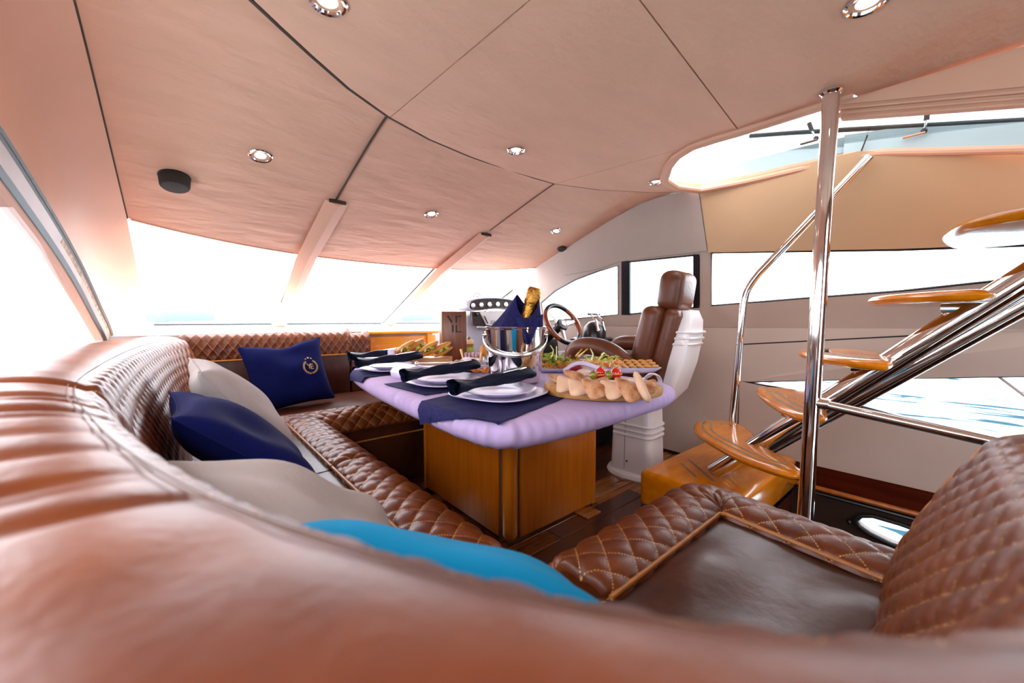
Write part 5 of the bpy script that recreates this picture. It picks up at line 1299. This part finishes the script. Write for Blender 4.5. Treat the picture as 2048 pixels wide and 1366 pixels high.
for k in range(4):
    s0 = q + Vector((_r.x, _r.y, 0)) * (-0.05 + 0.045 * k) + Vector((0, 0, 0.012 + 0.01 * (k % 2))); MB().tube([s0 + Vector((0.02 * cos(a_), 0.02 * sin(a_), 0.012 * sin(a_))) for a_ in np.linspace(0.3 + k, 4.2 + k, 9)], [0.006, 0.009, 0.011, 0.012, 0.012, 0.011, 0.009, 0.007, 0.004], 8).build('shrimp', 'food_shrimp', t)
shred(MB(), q, 0.20, 0.07, q.z - 0.02, 0.04, 60, np.array(Matrix.Rotation(cam_yaw, 3, 'Z')), 4, 0.003, 0.035).build('shredded_base', 'food_bread', t, kind='stuff')
sg = shred(MB(), q, 0.16, 0.05, q.z + 0.015, 0.035, 34, np.array(Matrix.Rotation(cam_yaw, 3, 'Z')), 9, 0.0025, 0.04); sg.tube([T(1183, 722, .80), T(1186, 708, .82), T(1181, 698, .84)], [0.005, 0.004, 0.003], 6); sg.tube([T(1195, 722, .80), T(1203, 712, .82), T(1208, 706, .83), T(1203, 709, .82)], 0.004, 6); sg.build('sprouts', 'food_sprout', t, kind='stuff')
# dip dish with beetroot and hummus
t, c, R = dish(1172, 752, 0.23, 0.13, 0.035, cam_yaw, 'white boat dish with beetroot dip and hummus behind the pita', 'dip_dish', e=2.6)
MB().tube([tuple(v) for v in crom([T(1128, 742, .76)[:], T(1145, 730, .79)[:], T(1165, 726, .80)[:], T(1195, 736, .78)[:], T(1212, 746, .76)[:]], 16)], 0.010, 10).build('arched_handle', 'china', t)
tag(MB().ball(T(1151, 735, .775), (0.036, 0.030, 0.030), 16, lump=0.10, seed=3).build('beetroot_dip', 'food_beet'), 'dark red scoop of beetroot dip in the boat dish', 'dip')
tag(MB().ball(T(1167, 746, .757), (0.040, 0.034, 0.018), 16, lump=0.12, seed=5).build('hummus_dip', 'food_hummus'), 'pale pink scoop of hummus beside the beetroot dip', 'dip')
# salad platter
t, c, R = dish(1118, 742, 0.30, 0.20, 0.022, cam_yaw, 'wide white platter of mixed salad right of the ice bucket', 'salad_platter', e=5)
t2 = thing('mixed_salad', 'heap of orange, yellow and green salad right of the ice bucket', 'salad', c + Vector((0, 0, 0.02)))
shred(MB(), c, 0.26, 0.16, TZ + 0.012, 0.045, 110, R, 21, 0.004, 0.04).build('shredded_carrot', 'food_salad', t2, kind='stuff')
shred(MB(), c, 0.24, 0.14, TZ + 0.015, 0.03, 50, R, 22, 0.005, 0.035).build('fried_strips', 'food_shrimp', t2, kind='stuff')
leafy(MB(), Vector((c.x - 0.03, c.y + 0.03, TZ + 0.045)), 26, 0.06, 0.05, 23, 0.028).build('leaves', 'food_lettuce', t2, kind='stuff')
leafy(MB(), Vector((c.x - 0.02, c.y + 0.02, TZ + 0.04)), 16, 0.08, 0.04, 24, 0.024).build('herbs', 'food_herb', t2, kind='stuff')
sh = shred(MB(), c, 0.16, 0.1, TZ + 0.05, 0.03, 12, R, 25, 0.0035, 0.05); sh.tube([T(1112, 720, .80), T(1113, 706, .81), T(1113, 693, .83)], 0.003, 6); sh.tube([T(1103, 715, .80), T(1107, 700, .82), T(1101, 691, .83)], 0.003, 6); sh.build('stems', 'food_sprout', t2, kind='stuff')
# small square bowls with chips
for k, (px, py, ds_) in enumerate(((1133, 716, 'small white square bowl with red relish left of the chips'), (1155, 718, 'small white square bowl with two yellow chip sticks'))):
    t, c, R = dish(px, py, 0.10, 0.10, 0.045, cam_yaw + 0.7, ds_, 'dip_bowl', z=TZ + 0.02, e=4)
    tag(MB().ball(c + Vector((0, 0, 0.032)), (0.034, 0.034, 0.016), 14, lump=0.15, seed=k).build('relish', 'food_shrimp' if k == 0 else 'food_hummus'), ('red relish filling the left square bowl', 'pale dip filling the right square bowl')[k], 'dip')
for k, (p0, p1) in enumerate((((1152, 712), (1166, 696)), ((1156, 714), (1175, 698)))):
    tag(MB().tube([T(*p0, .79), T(*p1, .82)], [0.006, 0.004], 6).build('chip_stick', 'food_chip'), ('thin yellow chip stick standing in the square bowl, left one', 'wide yellow chip stick standing in the square bowl, right one')[k], 'chip', 'chip sticks')
t, c, R = dish(1180, 716, 0.16, 0.08, 0.02, cam_yaw, 'shallow white dish behind the sprouts near the helm seat', 'shallow_dish', z=TZ)
# ---- sandwiches on their board
sb_c = T(842, 722, TZ); sbr = Matrix.Rotation(cam_yaw + 0.05, 3, 'Z')
t = thing('sandwich_board', 'wooden board with filled rolls behind the napkins', 'board', (1.205, 2.30, TZ), sbr)
MB().box((0, 0, 0.024), (0.36, 0.16, 0.048), 0.006).build('plank', 'board', t, world=False)
SB = Vector((1.205, 2.30, TZ + 0.048))
def roll(off, yaw, lean, ds_, s=1.0):
    c = SB + sbr @ Vector(off); R = sbr @ Matrix.Rotation(yaw, 3, 'Z') @ Matrix.Rotation(lean, 3, 'Y'); t = thing('filled_roll', ds_, 'sandwich', c, R, 'filled rolls on the wooden board')
    MB().ball((0, 0, 0.022), (0.075 * s, 0.032 * s, 0.020 * s), 18, lump=0.02, seed=1).build('top_half', 'food_crust', t, world=False)
    MB().ball((0, -0.004, -0.010), (0.072 * s, 0.031 * s, 0.015 * s), 18, lump=0.02, seed=2).build('bottom_half', 'food_crust', t, world=False)
    leafy(MB(), Vector((0, -0.022, 0.004)), 16, 0.035, 0.010, 5, 0.020).build('lettuce', 'food_lettuce', t, world=False)
    MB().ball((0, -0.006, 0.006), (0.062 * s, 0.031 * s, 0.006), 14, lump=0.1).build('filling', 'food_meat', t, world=False)
roll((-0.105, 0.0, 0.050), 0.15, -0.55, 'golden filled roll at the left end of the wooden board')
roll((-0.045, 0.03, 0.062), 0.9, -0.45, 'golden filled roll propped upright second on the wooden board')
roll((0.045, -0.01, 0.048), 0.15, -0.50, 'golden filled roll in the middle of the wooden board')
roll((0.125, 0.0, 0.045), 0.5, -0.45, 'golden filled roll nearest the menu on the wooden board')
q = SB + sbr @ Vector((-0.20, 0.0, -0.045))
tag(MB().box(q + Vector((0, 0, 0.05)), (0.05, 0.05, 0.10), 0.01, sbr).build('sauce_cup', 'china'), 'small white sauce cup at the left end of the sandwich board', 'cup')
# ---- slider tower, onion box, shrimp platter with picks behind the bucket
q = T(936, 716, TZ + 0.0) + Vector((0.02, 0.02, 0))
t = thing('slider_stack', 'stack of green and white sliders beside the menu', 'sandwich', q)
MB().box(q + Vector((0, 0, 0.045)), (0.075, 0.075, 0.09), 0.012, sbr).build('green_layer', 'food_lettuce', t)
MB().box(q + Vector((0, 0, 0.098)), (0.078, 0.078, 0.014), 0.006, sbr).build('ham_layer', 'food_crust', t)
MB().box(q + Vector((0, 0, 0.122)), (0.074, 0.074, 0.034), 0.012, sbr).build('bread_layer', 'food_bread', t)
MB().ball(q + Vector((0, 0, 0.148)), (0.014, 0.014, 0.016), 10).build('olive_top', 'food_olive', t)
q = T(946, 728, TZ)
t = thing('onion_box', 'small wooden box of red onion slices behind the shrimp platter', 'box', q, sbr)
MB().box((0, 0, 0.025), (0.13, 0.08, 0.05), 0.004).build('wooden_box', 'board', t, world=False)
for k in range(5): MB().box((-0.046 + k * 0.023, 0, 0.062), (0.018, 0.07, 0.030), 0.006, Matrix.Rotation(0.3 * (k % 2) - 0.15, 3, 'Y')).build('onion_slice', 'food_onion', t, world=False)
q = T(968, 715, TZ + 0.03)
t = thing('fried_drumstick', 'golden fried piece standing just left of the ice bucket', 'food', q); MB().ball(q + Vector((0, 0, 0.045)), (0.034, 0.030, 0.045), 16, lump=0.12, seed=8).build('fried_piece', 'food_crust', t); MB().ball(q + Vector((0.02, 0, 0.03)), (0.022, 0.02, 0.03), 12, lump=0.15, seed=9).build('batter_crumb', 'food_shrimp', t)
c = T(945, 742, TZ)
# wavy platter
P = []
for f, zz in ((0.01, 0.008), (0.6, 0.008), (0.8, 0.016), (1.0, 0.036), (1.0, 0.041), (0.8, 0.022), (0.6, 0.014), (0.01, 0.013)):
    row = []
    for a_ in np.linspace(0, 2 * pi, 72, endpoint=False):
        w_ = 1 + 0.09 * sin(9 * a_) * f; o = sbr @ Vector((cos(a_) * 0.19 * f * w_, sin(a_) * 0.12 * f * w_, zz + 0.014 * sin(9 * a_) * max(0, f - 0.6))); row.append((c.x + o.x, c.y + o.y, TZ + o.z))
    P.append(row)
t = thing('wavy_platter', 'white platter with wavy rim left of the ice bucket', 'dish', c); MB().grid(np.array(P), cv=True).build('platter', 'china', t, angle=0)
for k, (px, py) in enumerate(((918, 727), (932, 731), (950, 737), (966, 738), (978, 742), (925, 736))):
    s0 = T(px, py, TZ + 0.035); tag(MB().tube([s0 + Vector((0.018 * cos(a_), 0.018 * sin(a_), 0.01 * sin(a_))) for a_ in np.linspace(0.3 + k, 4.2 + k, 9)], [0.006, 0.010, 0.012, 0.013, 0.013, 0.012, 0.010, 0.007, 0.004], 8).build('fried_shrimp', 'food_shrimp'), 'curled orange shrimp on the wavy white platter, ' + ('leftmost, in front of the menu', 'second from the left, at the back', 'in the middle', 'second from the right', 'rightmost, touching the ice bucket side', 'at the front left')[k], 'shrimp', 'shrimps on the wavy platter')
for k, (p0, p1) in enumerate((((928, 728), (922, 699)), ((959, 728), (963, 703)))):
    t = thing('bamboo_pick', ('bamboo pick in front of the menu stand', 'bamboo pick next to the ice bucket')[k], 'pick', T(*p0, .75), None, 'bamboo picks'); a, b = T(*p0, .75), T(*p1, .82)
    MB().tube([a, a.lerp(b, 0.6), b], [0.003, 0.005, 0.008], 6, flat=0.6).build('stick', 'food_bamboo', t)
gl = thing('herb_jar', 'small glass jar of green herbs against the ice bucket', 'jar', T(976, 738, TZ)); q = T(976, 738, TZ)
M['jar_glass'] = glass_mat('jar glass', (0.85, 0.95, 0.95, 1), 0.12)
MB().lathe([(0.03, 0.0), (0.036, 0.01), (0.036, 0.06), (0.026, 0.075), (0.027, 0.082)], 24, Matrix.Translation(q)).build('glass', 'jar_glass', gl)
tag(leafy(MB(), q + Vector((0, 0, 0.012)), 18, 0.016, 0.04, 31, 0.014).build('green_herbs', 'food_herb'), 'green herbs inside the small glass jar', 'herbs')

# ================================================================== OUTSIDE: boats and shore
M['shore'] = mat('sandy shore', srgb(214, 178, 120), 0.9, col2=srgb(176, 160, 120), vscale=0.05)
sh_ = struct(MB().box((160, 150, -0.6), (120, 10, 2.4), 0.0, Matrix.Rotation(-0.9, 3, 'Z')).build('shore', 'shore'), 'low sandy shore seen through the forward starboard windows')
M['canvas'] = mat('blue boat canvas', srgb(70, 100, 150), 0.8, var=0.1)
def boat(px, dist, L_, label, yaw, canvas=True):
    d = _f + _r * ((px - 1024) / FPX); d = Vector((d.x, d.y, 0)).normalized(); p = d * dist; p.z = -1.5
    t = thing('moored_boat', label, 'boat', p, Matrix.Rotation(yaw, 3, 'Z')); hull_ = []
    for f, w_, z in ((1.0, 0.55, 0.0), (1.0, 0.8, 0.5), (1.05, 1.0, 1.0)):
        hull_.append([(x * f, y * w_, z) for x, y in [(-L_ / 2, -L_ * 0.14), (0, -L_ * 0.16), (L_ * 0.3, -L_ * 0.11), (L_ / 2, 0), (L_ * 0.3, L_ * 0.11), (0, L_ * 0.16), (-L_ / 2, L_ * 0.14)]])
    mb = MB().grid(np.array(hull_), cv=True); mb.f.append(tuple(range(14, 21))); mb.build('hull', 'gelcoat', t, world=False)
    MB().box((-L_ * 0.05, 0, 1.75), (L_ * 0.45, L_ * 0.22, 1.6), 0.2).build('cabin', 'gelcoat', t, world=False)
    MB().box((-L_ * 0.1, 0, 2.75), (L_ * 0.42, L_ * 0.24, 0.8), 0.25).build('canopy', 'canvas', t, world=False)
boat(390, 36, 8, 'blue canvas topped boat seen above the forward backrest', 0.6)
boat(845, 40, 7, 'blue canvas topped boat seen left of the menu stand', 0.3)
boat(165, 55, 9, 'white boat seen through the arched port window', 0.2)
